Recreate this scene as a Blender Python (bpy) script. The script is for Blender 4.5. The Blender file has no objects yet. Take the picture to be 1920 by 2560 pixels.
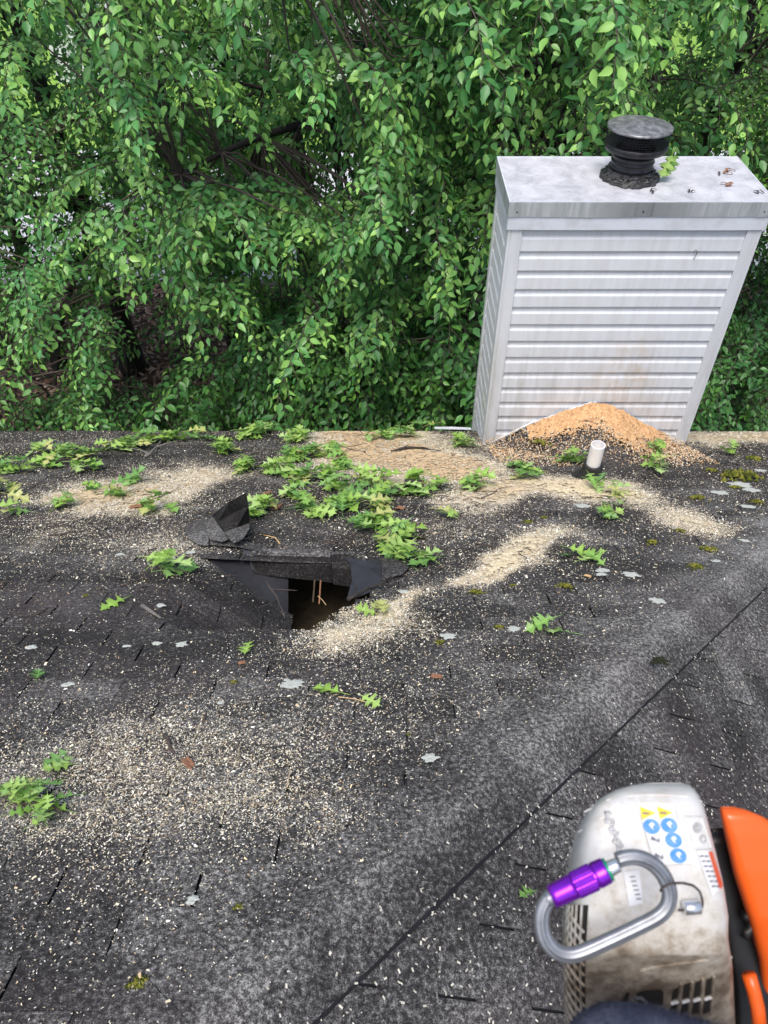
import bpy, bmesh, math, random
import numpy as np
from mathutils import Vector, Matrix

R = math.radians
rng = np.random.default_rng(7)
random.seed(7)
scene = bpy.context.scene
col = scene.collection

# ------------------------------------------------------------------ camera
PITCH, SL = R(45), R(28)                  # camera looks 45 deg down, roof pitch 28 deg
FPX = 1900.0                              # focal length in photo pixels (1920 x 2560)
TS, CS, SS = math.tan(SL), math.cos(SL), math.sin(SL)
CAM = np.array([0.0, 0.0, 1.3 / CS])
cd = bpy.data.cameras.new('camera')
cam = bpy.data.objects.new('camera', cd)
col.objects.link(cam)
cam.location = CAM
cam.rotation_euler = (R(90) - PITCH, 0, 0)
cd.sensor_fit = 'VERTICAL'
cd.sensor_height = 24
cd.lens = 24 * FPX / 2560
cd.clip_start, cd.clip_end = 0.02, 400
cd.dof.use_dof = True
cd.dof.focus_distance = 4.2
cd.dof.aperture_fstop = cd.lens / 2.0
scene.camera = cam

# ------------------------------------------------------------------ light
w = bpy.data.worlds.new('World')
scene.world = w
w.use_nodes = True
nt = w.node_tree
sky = nt.nodes.new('ShaderNodeTexSky')
sky.sky_type = 'NISHITA'
sky.sun_disc = False
sky.sun_elevation, sky.sun_rotation = R(68), R(200)
sky.air_density, sky.dust_density, sky.ozone_density = 1.0, 3.5, 1.0
bgn = nt.nodes['Background']
bgn.inputs['Strength'].default_value = 0.12
nt.links.new(sky.outputs[0], bgn.inputs['Color'])
sd = bpy.data.lights.new('sun', 'SUN')
sun = bpy.data.objects.new('sun', sd)
col.objects.link(sun)
sd.energy, sd.angle, sd.color = 1.5, R(25), (1.0, 0.97, 0.92)
_e, _a = R(68), R(200)
sdir = Vector((math.sin(_a) * math.cos(_e), math.cos(_a) * math.cos(_e), math.sin(_e)))
sun.rotation_euler = sdir.to_track_quat('Z', 'Y').to_euler()
sun.location = (0, -5, 12)
scene.view_settings.view_transform = 'Standard'
scene.view_settings.look = 'None'
scene.view_settings.exposure = 0.82
scene.view_settings.gamma = 1.0
scene.cycles.max_bounces = 5
scene.cycles.diffuse_bounces = 3
scene.cycles.glossy_bounces = 2
scene.cycles.transmission_bounces = 3

# ------------------------------------------------------------------ helpers
fw = np.array([0, math.cos(PITCH), -math.sin(PITCH)])
up = np.array([0, math.sin(PITCH), math.cos(PITCH)])
rt = np.array([1.0, 0, 0])
NA = np.array([0, SS, CS])                # normal of the main slope (falls towards +Y)
NB = np.array([SS, 0, CS])                # normal of the side slope (falls towards +X)
HIP = 0.66                                # hip crest in plan: y = x + HIP

def rays(px, py):
    px, py = np.asarray(px, float), np.asarray(py, float)
    return fw + rt * ((px - 960) / FPX)[..., None] + up * ((1280 - py) / FPX)[..., None]

def cpt(px, py, depth):                   # a point at a known distance in front of the lens
    return CAM + rays(px, py) * np.asarray(depth, float)[..., None]

def project(P):
    d = np.asarray(P, float) - CAM
    z = d @ fw
    return 960 + FPX * (d @ rt) / z, 1280 - FPX * (d @ up) / z, z

def roof_xs(px, py):                      # where the main slope is, in (x, distance down the slope)
    d = rays(px, py)
    t = -(CAM @ NA) / (d @ NA)
    P = CAM + d * t[..., None]
    return P[..., 0], P[..., 1] / CS

def A(x, s, d=0.0):
    x, s, d = np.broadcast_arrays(np.asarray(x, float), np.asarray(s, float), np.asarray(d, float))
    return np.stack([x, s * CS, -s * SS], -1) + NA * d[..., None]

def B(y, q, d=0.0):                       # side slope
    y, q, d = np.broadcast_arrays(np.asarray(y, float), np.asarray(q, float), np.asarray(d, float))
    return np.stack([-HIP + q * CS, y, -q * SS], -1) + NB * d[..., None]

def hash2(ix, iy, seed):
    h = (ix.astype(np.int64) * 374761393 + iy.astype(np.int64) * 668265263 + seed * 982451653) & 0x7fffffff
    h = ((h ^ (h >> 13)) * 1274126177) & 0x7fffffff
    return ((h ^ (h >> 16)) & 0xffff) / 65535.0

def vnoise(x, y, seed=0):
    x, y = np.asarray(x, float), np.asarray(y, float)
    ix, iy = np.floor(x), np.floor(y)
    fx, fy = x - ix, y - iy
    fx, fy = fx * fx * (3 - 2 * fx), fy * fy * (3 - 2 * fy)
    a, b = hash2(ix, iy, seed), hash2(ix + 1, iy, seed)
    c, d = hash2(ix, iy + 1, seed), hash2(ix + 1, iy + 1, seed)
    return (a * (1 - fx) + b * fx) * (1 - fy) + (c * (1 - fx) + d * fx) * fy

def fbm(x, y, seed=0, n=4):
    v, a, s = 0, 0.5, 0
    for i in range(n):
        v = v + a * vnoise(np.asarray(x) * 2 ** i, np.asarray(y) * 2 ** i, seed + i * 17)
        s += a
        a *= 0.5
    return v / s

def setp(o, parent):
    o.parent = parent
    if parent is not None and parent.parent is None:
        o.matrix_parent_inverse = Matrix.Translation(parent.location).inverted()

def tag(o, label=None, cat=None, group=None, kind=None):
    if label: o['label'] = label
    if cat: o['category'] = cat
    if group: o['group'] = group
    if kind: o['kind'] = kind
    return o

def empty(name, loc, label=None, cat=None, group=None):
    o = bpy.data.objects.new(name, None)
    col.objects.link(o)
    o.location = [float(v) for v in loc]
    o.empty_display_size = 0.1
    return tag(o, label, cat, group)

def mesh_data(name, verts, faces, mat=None, smooth=False, attrs=None):
    me = bpy.data.meshes.new(name)
    verts = np.asarray(verts, float).reshape(-1, 3)
    if isinstance(faces, np.ndarray):
        nv = faces.shape[1]
        me.vertices.add(len(verts))
        me.vertices.foreach_set('co', verts.ravel().astype(np.float32))
        me.loops.add(faces.size)
        me.loops.foreach_set('vertex_index', faces.ravel().astype(np.int32))
        me.polygons.add(len(faces))
        me.polygons.foreach_set('loop_start', np.arange(0, faces.size, nv, dtype=np.int32))
        me.polygons.foreach_set('loop_total', np.full(len(faces), nv, dtype=np.int32))
        me.update(calc_edges=True)
    else:
        me.from_pydata(verts.tolist(), [], faces)
        me.update()
    if smooth:
        me.polygons.foreach_set('use_smooth', np.ones(len(me.polygons), bool))
    if attrs:
        for k, v in attrs.items():
            v = np.asarray(v, np.float32)
            if v.ndim == 1:
                a = me.attributes.new(k, 'FLOAT', 'POINT')
                a.data.foreach_set('value', v)
            else:
                a = me.attributes.new(k, 'FLOAT_COLOR', 'POINT')
                if v.shape[1] == 3:
                    v = np.concatenate([v, np.ones((len(v), 1), np.float32)], 1)
                a.data.foreach_set('color', v.ravel())
    if mat: me.materials.append(mat)
    return me

def mk(name, verts, faces, mat=None, parent=None, smooth=False, attrs=None):
    o = bpy.data.objects.new(name, mesh_data(name, verts, faces, mat, smooth, attrs))
    col.objects.link(o)
    if parent is not None: setp(o, parent)
    return o

class MB:
    """collects verts and faces of one mesh"""
    def __init__(s): s.v, s.f = [], []
    def add(s, v, f):
        n = len(s.v)
        s.v += [tuple(float(c) for c in p) for p in v]
        s.f += [tuple(int(i) + n for i in q) for q in f]
        return s
    def box(s, c, h, M=None):
        c, h = np.asarray(c, float), np.asarray(h, float)
        v = [np.array([x, y, z]) * h for x in (-1, 1) for y in (-1, 1) for z in (-1, 1)]
        if M is not None: v = [np.asarray(M) @ p for p in v]
        return s.add([p + c for p in v], [(0, 1, 3, 2), (4, 6, 7, 5), (0, 4, 5, 1), (2, 3, 7, 6), (0, 2, 6, 4), (1, 5, 7, 3)])
    def bbox(s, a, b):
        a, b = np.asarray(a, float), np.asarray(b, float)
        return s.box((a + b) / 2, (b - a) / 2)
    def tube(s, pts, rad, n=6, cap=True, profile=None, up0=(0.13, 0.21, 1)):
        pts = [np.asarray(p, float) for p in pts]
        if np.isscalar(rad): rad = [rad] * len(pts)
        u0 = np.asarray(up0, float)
        V = []
        for i, p in enumerate(pts):
            t = pts[min(i + 1, len(pts) - 1)] - pts[max(i - 1, 0)]
            t = t / (np.linalg.norm(t) + 1e-9)
            a = np.cross(t, u0)
            if np.linalg.norm(a) < 1e-4: a = np.cross(t, [1, 0, 0])
            a /= np.linalg.norm(a)
            b = np.cross(a, t)
            if profile is None:
                for k in range(n):
                    th = 2 * math.pi * k / n
                    V.append(p + (a * math.cos(th) + b * math.sin(th)) * rad[i])
            else:
                for (x, y) in profile: V.append(p + (a * x + b * y) * rad[i])
        if profile is not None: n = len(profile)
        F = [(i * n + k, i * n + (k + 1) % n, (i + 1) * n + (k + 1) % n, (i + 1) * n + k) for i in range(len(pts) - 1) for k in range(n)]
        if cap: F += [tuple(range(n))[::-1], tuple((len(pts) - 1) * n + k for k in range(n))]
        return s.add(V, F)
    def lathe(s, c, prof, n=32, wob=0.0, seed=0):
        c = np.asarray(c, float)
        V = []
        for i, (r, z) in enumerate(prof):
            for k in range(n):
                th = 2 * math.pi * k / n
                rr = r * (1 + wob * (float(vnoise(k * 0.9, i * 1.7, seed)) - 0.5))
                V.append(c + np.array([rr * math.cos(th), rr * math.sin(th), z + wob * 0.25 * r * (float(vnoise(k * 0.7, i * 2.1, seed + 5)) - .5)]))
        F = [(i * n + k, i * n + (k + 1) % n, (i + 1) * n + (k + 1) % n, (i + 1) * n + k) for i in range(len(prof) - 1) for k in range(n)]
        return s.add(V, F)
    def plate(s, poly, nrm, t):           # a polygon given a thickness
        poly = [np.asarray(p, float) for p in poly]
        nrm = np.asarray(nrm, float)
        n = len(poly)
        return s.add(poly + [p - nrm * t for p in poly],
                     [tuple(range(n)), tuple(range(2 * n - 1, n - 1, -1))] + [(k, k + n, (k + 1) % n + n, (k + 1) % n) for k in range(n)])
    def build(s, name, mat, parent=None, smooth=False, bevel=0.0, attrs=None):
        o = mk(name, s.v, s.f, mat, parent, smooth, attrs)
        if bevel:
            m = o.modifiers.new('bevel', 'BEVEL')
            m.width, m.segments, m.limit_method = bevel, 2, 'ANGLE'
        return o

# ------------------------------------------------------------------ materials
def new_mat(name):
    m = bpy.data.materials.new(name)
    m.use_nodes = True
    t = m.node_tree
    return m, t, t.nodes['Principled BSDF'], t.nodes['Material Output']

class NT:
    def __init__(s, t): s.t = t
    def n(s, typ, **kw):
        x = s.t.nodes.new(typ)
        for k, v in kw.items():
            if k.startswith('_'): setattr(x, k[1:], v)
            else: x.inputs[k].default_value = v
        return x
    def l(s, a, b): s.t.links.new(a, b)
    def pos(s): return s.n('ShaderNodeNewGeometry').outputs['Position']
    def noise(s, vec, scale, detail=2, rough=0.5, dist=0.0):
        x = s.n('ShaderNodeTexNoise', Scale=scale, Detail=detail, Roughness=rough, Distortion=dist)
        s.l(vec, x.inputs['Vector'])
        return x.outputs['Fac']
    def ramp(s, fac, stops, interp='LINEAR'):
        x = s.n('ShaderNodeValToRGB')
        x.color_ramp.interpolation = interp
        e = x.color_ramp.elements
        while len(e) < len(stops): e.new(0.5)
        for el, (p, c) in zip(e, stops):
            el.position = p
            el.color = (c, c, c, 1) if np.isscalar(c) else (*c, 1)
        s.l(fac, x.inputs['Fac'])
        return x.outputs['Color']
    def mix(s, fac, a, b, mode='MIX'):
        x = s.n('ShaderNodeMix', _data_type='RGBA', _blend_type=mode)
        for v, k in ((fac, 0), (a, 6), (b, 7)):
            if hasattr(v, 'links'): s.l(v, x.inputs[k])
            elif np.isscalar(v): x.inputs[k].default_value = v
            else: x.inputs[k].default_value = (*v, 1)
        return x.outputs[2]
    def math(s, op, a, b=0.0, clamp=False):
        x = s.n('ShaderNodeMath', _operation=op, _use_clamp=clamp)
        for v, k in ((a, 0), (b, 1)):
            if hasattr(v, 'links'): s.l(v, x.inputs[k])
            else: x.inputs[k].default_value = v
        return x.outputs[0]
    def attr(s, name, out='Fac'):
        x = s.n('ShaderNodeAttribute', _attribute_name=name)
        return x.outputs[out]
    def bump(s, h, strength, dist, bsdf):
        x = s.n('ShaderNodeBump', Strength=strength, Distance=dist)
        s.l(h, x.inputs['Height'])
        s.l(x.outputs[0], bsdf.inputs['Normal'])
    def stretch(s, vec, sc):
        x = s.n('ShaderNodeMapping')
        x.inputs['Scale'].default_value = sc
        s.l(vec, x.inputs['Vector'])
        return x.outputs[0]

def simple(name, color, rough=0.6, metal=0.0, dirt=None, dscale=8.0, damount=0.5, bump=0.0, bscale=200, spec=0.5, obj=False):
    m, t, b, o = new_mat(name)
    g = NT(t)
    b.inputs['Roughness'].default_value = rough
    b.inputs['Metallic'].default_value = metal
    b.inputs['Specular IOR Level'].default_value = spec
    p = g.pos()
    c = (*color,)
    if dirt:
        f = g.ramp(g.noise(p, dscale, 6, 0.65), [(0.42, 0.0), (0.72, damount)])
        g.l(g.mix(f, c, dirt), b.inputs['Base Color'])
    else:
        f = g.noise(p, dscale * 3, 3)
        g.l(g.mix(g.math('MULTIPLY', f, 0.35), c, tuple(x * 0.6 for x in color)), b.inputs['Base Color'])
    if bump: g.bump(g.noise(p, bscale, 3), bump, 0.002, b)
    return m

def shingle_mat():
    m, t, b, o = new_mat('asphalt_shingle')
    g = NT(t)
    p = g.pos()
    grit = g.noise(p, 330, 2, 0.7)
    mott = g.noise(p, 85, 4, 0.70)
    big = g.noise(p, 2.6, 3, 0.55)
    tone, dust, wear_highlight = g.attr('tone'), g.attr('dust'), g.attr('wear_highlight')
    f = g.math('ADD', g.math('MULTIPLY', grit, 0.5), g.math('MULTIPLY', mott, 0.70))
    f = g.math('ADD', f, g.math('MULTIPLY', g.math('SUBTRACT', big, 0.5), 0.28))
    f = g.math('ADD', f, g.math('MULTIPLY', g.math('SUBTRACT', tone, 0.5), 0.07))
    f = g.math('ADD', f, g.math('MULTIPLY', wear_highlight, 0.20))  # granule wear, also the painted highlight on the torn edges
    f = g.math('ADD', g.math('MULTIPLY', g.math('SUBTRACT', f, 0.6), 1.20), 0.535)
    c = g.ramp(f, [(0.36, (0.009, 0.0085, 0.009)), (0.55, (0.036, 0.034, 0.034)), (0.67, (0.125, 0.120, 0.115)), (0.82, (0.40, 0.39, 0.375))])
    warm = g.noise(p, 1.7, 2)
    c = g.mix(g.ramp(warm, [(0.5, 0.0), (0.75, 0.35)]), c, (0.075, 0.055, 0.058), 'MIX')
    # fine saw dust lying in the granules
    fleck = g.noise(p, 190, 3, 0.7)
    patch = g.noise(p, 22, 3, 0.6)
    th = g.math('SUBTRACT', 0.84, g.math('MULTIPLY', dust, 0.52))
    th = g.math('ADD', th, g.math('MULTIPLY', g.math('SUBTRACT', 0.5, patch), 0.35))
    dm = g.math('MULTIPLY', g.math('SUBTRACT', fleck, th), 9.0, True)
    dc = g.mix(g.noise(p, 90, 2), (0.58, 0.46, 0.30), (0.88, 0.77, 0.56))
    c = g.mix(dm, c, dc)
    g.l(c, b.inputs['Base Color'])
    b.inputs['Roughness'].default_value = 0.92
    b.inputs['Specular IOR Level'].default_value = 0.25
    g.bump(g.math('ADD', grit, g.math('MULTIPLY', mott, 0.8)), 0.75, 0.003, b)
    return m

def attr_mat(name, rough=0.8, nscale=300.0, bump=0.3, transl=0.0, spec=0.4, vary=0.35):
    m, t, b, o = new_mat(name)
    g = NT(t)
    p = g.pos()
    c = g.attr('col', 'Color')
    k = g.math('ADD', 1.0 - vary / 2, g.math('MULTIPLY', g.noise(p, nscale, 3), vary))
    x = g.n('ShaderNodeVectorMath', _operation='SCALE')
    g.l(c, x.inputs[0]); g.l(k, x.inputs['Scale'])
    c = x.outputs[0]
    g.l(c, b.inputs['Base Color'])
    b.inputs['Roughness'].default_value = rough
    b.inputs['Specular IOR Level'].default_value = spec
    if bump: g.bump(g.noise(p, nscale, 2), bump, 0.003, b)
    if transl:
        tr = g.n('ShaderNodeBsdfTranslucent')
        tc = g.mix(0.5, c, (0.20, 0.46, 0.07), 'MIX')
        g.l(tc, tr.inputs['Color'])
        mx = g.n('ShaderNodeMixShader', Fac=transl)
        g.l(b.outputs[0], mx.inputs[1]); g.l(tr.outputs[0], mx.inputs[2])
        g.l(mx.outputs[0], o.inputs['Surface'])
    return m

def siding_mat():
    m, t, b, o = new_mat('vinyl_siding')
    g = NT(t)
    p = g.pos()
    streak = g.noise(g.stretch(p, (9, 9, 0.8)), 2.2, 5, 0.6)
    sx = g.n('ShaderNodeSeparateXYZ'); g.l(p, sx.inputs[0])
    low = g.math('SUBTRACT', -1.55, sx.outputs['Z'])
    low = g.math('MULTIPLY', low, 0.75, True)              # splash-back grime above the roof
    f = g.math('MULTIPLY', g.math('ADD', g.math('MULTIPLY', low, 0.9), 0.35), g.ramp(streak, [(0.40, 0.0), (0.75, 1.0)]))
    c = g.mix(f, (0.68, 0.70, 0.73), (0.42, 0.41, 0.39))
    spots = g.ramp(g.noise(g.stretch(p, (1.5, 1.5, .7)), 34, 3, 0.7), [(0.66, 0.0), (0.74, 0.35)])
    c = g.mix(spots, c, (0.33, 0.33, 0.32))
    # the rusty tan stain above the saw dust
    dx = g.math('MULTIPLY', g.math('SUBTRACT', sx.outputs['X'], 1.86), 3.2)
    dz = g.math('MULTIPLY', g.math('ADD', sx.outputs['Z'], 1.86), 2.6)
    rr = g.math('ADD', g.math('MULTIPLY', dx, dx), g.math('MULTIPLY', dz, dz))
    st = g.math('MULTIPLY', g.math('SUBTRACT', 1.0, rr, True), g.ramp(g.noise(p, 7, 5, .7), [(0.42, 0.0), (0.7, 0.55)]))
    c = g.mix(st, c, (0.52, 0.35, 0.17))
    green = g.math('MULTIPLY', g.math('MULTIPLY', g.math('SUBTRACT', 0.85, sx.outputs['X']), 60.0, True), g.ramp(g.noise(p, 3, 4), [(0.45, 0.0), (0.7, 0.45)]))
    c = g.mix(green, c, (0.42, 0.46, 0.34))
    g.l(c, b.inputs['Base Color'])
    b.inputs['Roughness'].default_value = 0.55
    g.bump(g.noise(g.stretch(p, (1, 1, 4)), 60, 3), 0.08, 0.002, b)
    return m

def metal_cap_mat():
    m, t, b, o = new_mat('weathered_galvanised_cap')
    g = NT(t)
    p = g.pos()
    n1 = g.noise(p, 7, 6, 0.62, 0.6)
    n2 = g.noise(g.stretch(p, (1, 2.2, 1)), 26, 5, 0.7)
    c = g.ramp(n1, [(0.30, (0.40, 0.41, 0.44)), (0.52, (0.56, 0.56, 0.60)), (0.72, (0.68, 0.68, 0.72))])
    c = g.mix(g.ramp(n2, [(0.58, 0.0), (0.68, 0.7)]), c, (0.80, 0.81, 0.83))
    c = g.mix(g.ramp(g.noise(p, 33, 4, 0.7), [(0.63, 0.0), (0.74, 0.8)]), c, (0.17, 0.165, 0.16))
    g.l(c, b.inputs['Base Color'])
    b.inputs['Metallic'].default_value = 0.15
    g.l(g.ramp(n2, [(0.3, 0.38), (0.7, 0.62)]), b.inputs['Roughness'])
    g.bump(n1, 0.25, 0.01, b)
    return m

def galv_mat():
    m, t, b, o = new_mat('galvanised_skirt')
    g = NT(t)
    p = g.pos()
    n1 = g.noise(g.stretch(p, (6, 6, 0.6)), 4, 5, 0.6)
    c = g.ramp(n1, [(0.32, (0.34, 0.37, 0.38)), (0.55, (0.52, 0.55, 0.56)), (0.75, (0.66, 0.68, 0.70))])
    sx = g.n('ShaderNodeSeparateXYZ'); g.l(p, sx.inputs[0])
    d = g.math('MULTIPLY', g.math('ABSOLUTE', g.math('SUBTRACT', sx.outputs['X'], 1.68)), 2.6)
    soot = g.math('MULTIPLY', g.math('SUBTRACT', 1.0, d, True), g.ramp(n1, [(0.35, 0.25), (0.65, 0.9)]))
    c = g.mix(soot, c, (0.10, 0.10, 0.10))
    g.l(c, b.inputs['Base Color'])
    b.inputs['Metallic'].default_value = 0.35
    b.inputs['Roughness'].default_value = 0.48
    return m

def leaf_mat(name, transl=0.3, rough=0.42, spec=0.5):
    return attr_mat(name, rough, 25.0, 0.0, transl, spec, 0.3)

def ground_mat(name, stops, scale, rough=0.95):
    m, t, b, o = new_mat(name)
    g = NT(t)
    p = g.pos()
    f = g.math('ADD', g.math('MULTIPLY', g.noise(p, scale, 6, 0.7), 0.7), g.math('MULTIPLY', g.noise(p, scale * 0.07, 3), 0.3))
    g.l(g.ramp(f, stops), b.inputs['Base Color'])
    b.inputs['Roughness'].default_value = rough
    g.bump(g.noise(p, scale, 4), 0.5, 0.03, b)
    return m

def bark_mat(name, a, b2, sc=14):
    m, t, b, o = new_mat(name)
    g = NT(t)
    p = g.pos()
    f = g.noise(g.stretch(p, (3, 3, 0.6)), sc, 5, 0.7)
    g.l(g.ramp(f, [(0.3, a), (0.7, b2)]), b.inputs['Base Color'])
    b.inputs['Roughness'].default_value = 0.9
    g.bump(f, 0.7, 0.01, b)
    return m

def saw_mat():
    m, t, b, o = new_mat('dirty_white_plastic')
    g = NT(t)
    p = g.pos()
    up_, lo = cpt(np.float64(1650), np.float64(2050), .55), cpt(np.float64(1600), np.float64(2480), .55)
    ax = lo - up_
    dt = g.n('ShaderNodeVectorMath', _operation='DOT_PRODUCT')
    sub = g.n('ShaderNodeVectorMath', _operation='SUBTRACT')
    g.l(p, sub.inputs[0]); sub.inputs[1].default_value = up_
    g.l(sub.outputs[0], dt.inputs[0]); dt.inputs[1].default_value = ax / (ax @ ax)
    grad = g.math('MULTIPLY', g.math('SUBTRACT', dt.outputs['Value'], 0.25), 1.25, True)   # bar oil and dust gather towards the bar side
    n = g.noise(p, 46, 8, 0.74, 0.15)
    f = g.math('ADD', g.math('MULTIPLY', n, 0.75), g.math('MULTIPLY', grad, 0.30))
    c = g.ramp(f, [(0.36, (0.60, 0.59, 0.57)), (0.48, (0.52, 0.49, 0.44)), (0.58, (0.34, 0.29, 0.23)), (0.72, (0.12, 0.09, 0.065))])
    g.l(c, b.inputs['Base Color'])
    b.inputs['Roughness'].default_value = 0.38
    g.bump(g.noise(p, 260, 3), 0.12, 0.001, b)
    return m

M_SHINGLE = shingle_mat()
M_DUST = attr_mat('sawdust', 0.95, 500.0, 0.9, 0, 0.1, 0.9)
M_CHIP = attr_mat('sawdust_chip', 0.85, 400.0, 0.0, 0, 0.2, 0.3)
M_SIDING = siding_mat()
M_CAP = metal_cap_mat()
M_GALV = galv_mat()
M_TRIM = simple('white_aluminium_trim', (0.66, 0.69, 0.75), 0.4, 0.0, (0.40, 0.40, 0.38), 9, 0.45)
M_SOOT = simple('sooty_black_steel', (0.016, 0.016, 0.019), 0.42, 0.3, (0.07, 0.07, 0.075), 20, 0.5, 0.2, 120)
M_TAR = simple('roofing_tar', (0.020, 0.020, 0.021), 0.55, 0.0, (0.10, 0.095, 0.09), 30, 0.6, 0.8, 60)
M_PVC = simple('white_pvc', (0.82, 0.79, 0.77), 0.35, 0, (0.62, 0.57, 0.52), 18, 0.3)
M_RUBBER = simple('black_rubber', (0.012, 0.012, 0.012), 0.6, 0, (0.05, 0.05, 0.05), 40, 0.5, 0.4, 150)
M_LEAF = leaf_mat('tree_leaf', 0.22, 0.42, 0.5)
M_OAK = leaf_mat('oak_leaf', 0.25, 0.4)
M_BARK = bark_mat('bark', (0.012, 0.010, 0.009), (0.055, 0.046, 0.040))
M_TWIG = bark_mat('twig_bark', (0.035, 0.026, 0.022), (0.13, 0.10, 0.085), 60)
M_GREYTWIG = bark_mat('grey_twig_bark', (0.10, 0.095, 0.085), (0.30, 0.28, 0.25), 60)
M_WOOD = bark_mat('split_wood', (0.48, 0.31, 0.14), (0.68, 0.48, 0.25), 50)
M_WOODRED = bark_mat('red_heartwood', (0.17, 0.075, 0.045), (0.40, 0.20, 0.11), 60)
M_DECK = simple('plywood_deck', (0.085, 0.06, 0.035), 0.9, 0, (0.03, 0.02, 0.015), 12, 0.7)
M_FELT = simple('roofing_felt', (0.030, 0.031, 0.038), 0.5, 0, (0.012, 0.012, 0.014), 20, 0.6, 0.3, 90)
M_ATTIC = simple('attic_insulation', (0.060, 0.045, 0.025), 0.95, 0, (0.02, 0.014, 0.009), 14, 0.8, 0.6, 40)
M_LICHEN = simple('lichen', (0.50, 0.52, 0.47), 0.95, 0, (0.30, 0.33, 0.30), 160, 0.7, 0.8, 260)
M_MOSS = attr_mat('moss', 0.95, 220.0, 0.9, 0, 0.1, 0.9)
M_LITTER = attr_mat('leaf_litter', 0.8, 60.0, 0.0, 0, 0.3, 0.4)
M_SAW = saw_mat()
M_ORANGE = simple('orange_plastic', (0.80, 0.115, 0.012), 0.33, 0, (0.45, 0.08, 0.02), 18, 0.25)
M_BLACK = simple('black_plastic', (0.010, 0.010, 0.010), 0.45)
M_STEEL = simple('grey_anodised_alloy', (0.30, 0.31, 0.33), 0.40, 0.7, (0.13, 0.13, 0.135), 60, 0.6)
M_PURPLE = simple('purple_anodised_alloy', (0.28, 0.025, 0.62), 0.26, 0.75, (0.16, 0.012, 0.36), 70, 0.5)
M_GREEN = simple('green_ring', (0.0, 0.26, 0.12), 0.4, 0.2)
M_BRIGHT = simple('bright_steel', (0.72, 0.73, 0.74), 0.22, 0.8)
M_STWHITE = simple('sticker_white', (0.68, 0.68, 0.69), 0.4, 0, (0.45, 0.42, 0.38), 60, 0.4)
M_STYELLOW = simple('sticker_yellow', (0.80, 0.56, 0.03), 0.4)
M_STBLUE = simple('sticker_blue', (0.04, 0.22, 0.62), 0.4, 0, (0.25, 0.40, 0.65), 120, 0.6)
M_STRED = simple('sticker_red', (0.66, 0.085, 0.03), 0.45, 0, (0.5, 0.2, 0.12), 90, 0.5)
M_STINK = simple('sticker_ink', (0.14, 0.14, 0.18), 0.6)
M_FABRIC = simple('navy_fabric', (0.035, 0.040, 0.065), 0.95, 0, (0.10, 0.11, 0.15), 60, 0.7, 0.9, 700, 0.1)
M_OPENING_SHADE = simple('painted_opening_shade', (0.012, 0.009, 0.007), 0.8)  # near-black that paints the shade inside the saw's openings

# ================================================================== ROOF
EAVE_S = 5.30 / CS
TAB, EXPO = 0.314, 0.1225

def poly_in(x, y, poly):
    x, y = np.asarray(x, float), np.asarray(y, float)
    r = np.zeros(x.shape, bool)
    for (x0, y0), (x1, y1) in zip(poly, poly[1:] + poly[:1]):
        c = ((y0 > y) != (y1 > y))
        with np.errstate(divide='ignore', invalid='ignore'):
            c &= x < (x1 - x0) * (y - y0) / (y1 - y0) + x0
        r ^= c
    return r

HOLE = [(-0.31, 2.32), (-0.20, 2.24), (-0.13, 2.28), (-0.03, 2.48), (0.03, 2.70), (-0.02, 2.86), (-0.48, 2.86), (-0.42, 2.58)]
HOLE2 = [(-0.47, 1.99), (-0.36, 1.99), (-0.27, 2.12), (-0.22, 2.26), (-0.40, 2.22)]

def dispA(x, s):
    x, s = np.asarray(x, float), np.asarray(s, float)
    d = 0.012 * (fbm(x * 0.9 + 4, s * 0.9, 3) - 0.5)                      # the deck is not flat
    d = d - 0.045 * np.exp(-(((x + 0.25) / 0.55) ** 2 + ((s - 2.6) / 0.6) ** 2)) * (s > 1.98)
    u = np.clip((x + 0.90 + .05 * np.sin(s * 9)) / 0.50, 0, 1.9)
    inside = (s > 1.985) & (s < 2.855) & (x < -0.10 + 0.5 * (s - 2.4))
    slab = -0.33 * np.where(u < 1, u ** 1.1, 1 + (u - 1) * .9) - 0.02 * (fbm(x * 5, s * 5, 9) - .5) * (u > 0)
    return np.where(inside & (u > 0), d + slab, d)

# --- where the saw dust lies: soft patches, each from its centre and two ends read off the roof
_blobs = []
def blob(c, a, b, k, orange=0.0, sharp=1.0):
    cx, cs = roof_xs(*c); ax, as_ = roof_xs(*a); bx, bs = roof_xs(*b)
    Mx = np.array([[ax - cx, bx - cx], [as_ - cs, bs - cs]], float)
    _blobs.append((float(cx), float(cs), np.linalg.inv(Mx), k, orange, sharp))
blob((330, 1240), (520, 1235), (330, 1205), 0.95, 0.35)
blob((470, 1190), (600, 1185), (470, 1160), 0.60, 0.6)
blob((210, 1265), (330, 1265), (210, 1240), 0.45, 0.2)
blob((1000, 1135), (1200, 1130), (1000, 1085), 1.05, 0.55)
blob((940, 1085), (1060, 1085), (940, 1070), 0.9, 0.5)
blob((1130, 1185), (1240, 1185), (1130, 1150), 0.95, 0.4)
blob((860, 1120), (930, 1120), (860, 1090), 0.6, 0.5)
blob((1240, 1240), (1340, 1225), (1240, 1210), 0.80, 0.4)
blob((1400, 1225), (1540, 1225), (1400, 1195), 1.10, 0.05)
blob((1560, 1245), (1680, 1265), (1560, 1220), 0.85, 0.0)
blob((1720, 1300), (1840, 1330), (1720, 1268), 0.62, 0.0)
blob((1830, 1092), (1990, 1092), (1830, 1072), 1.0, 0.35)
blob((1300, 1385), (1410, 1350), (1310, 1425), 1.15, 0.0, 1.3)
blob((1220, 1425), (1290, 1405), (1230, 1450), 0.75, 0.0)
blob((1440, 1340), (1530, 1345), (1440, 1318), 0.55, 0.0)
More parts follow.
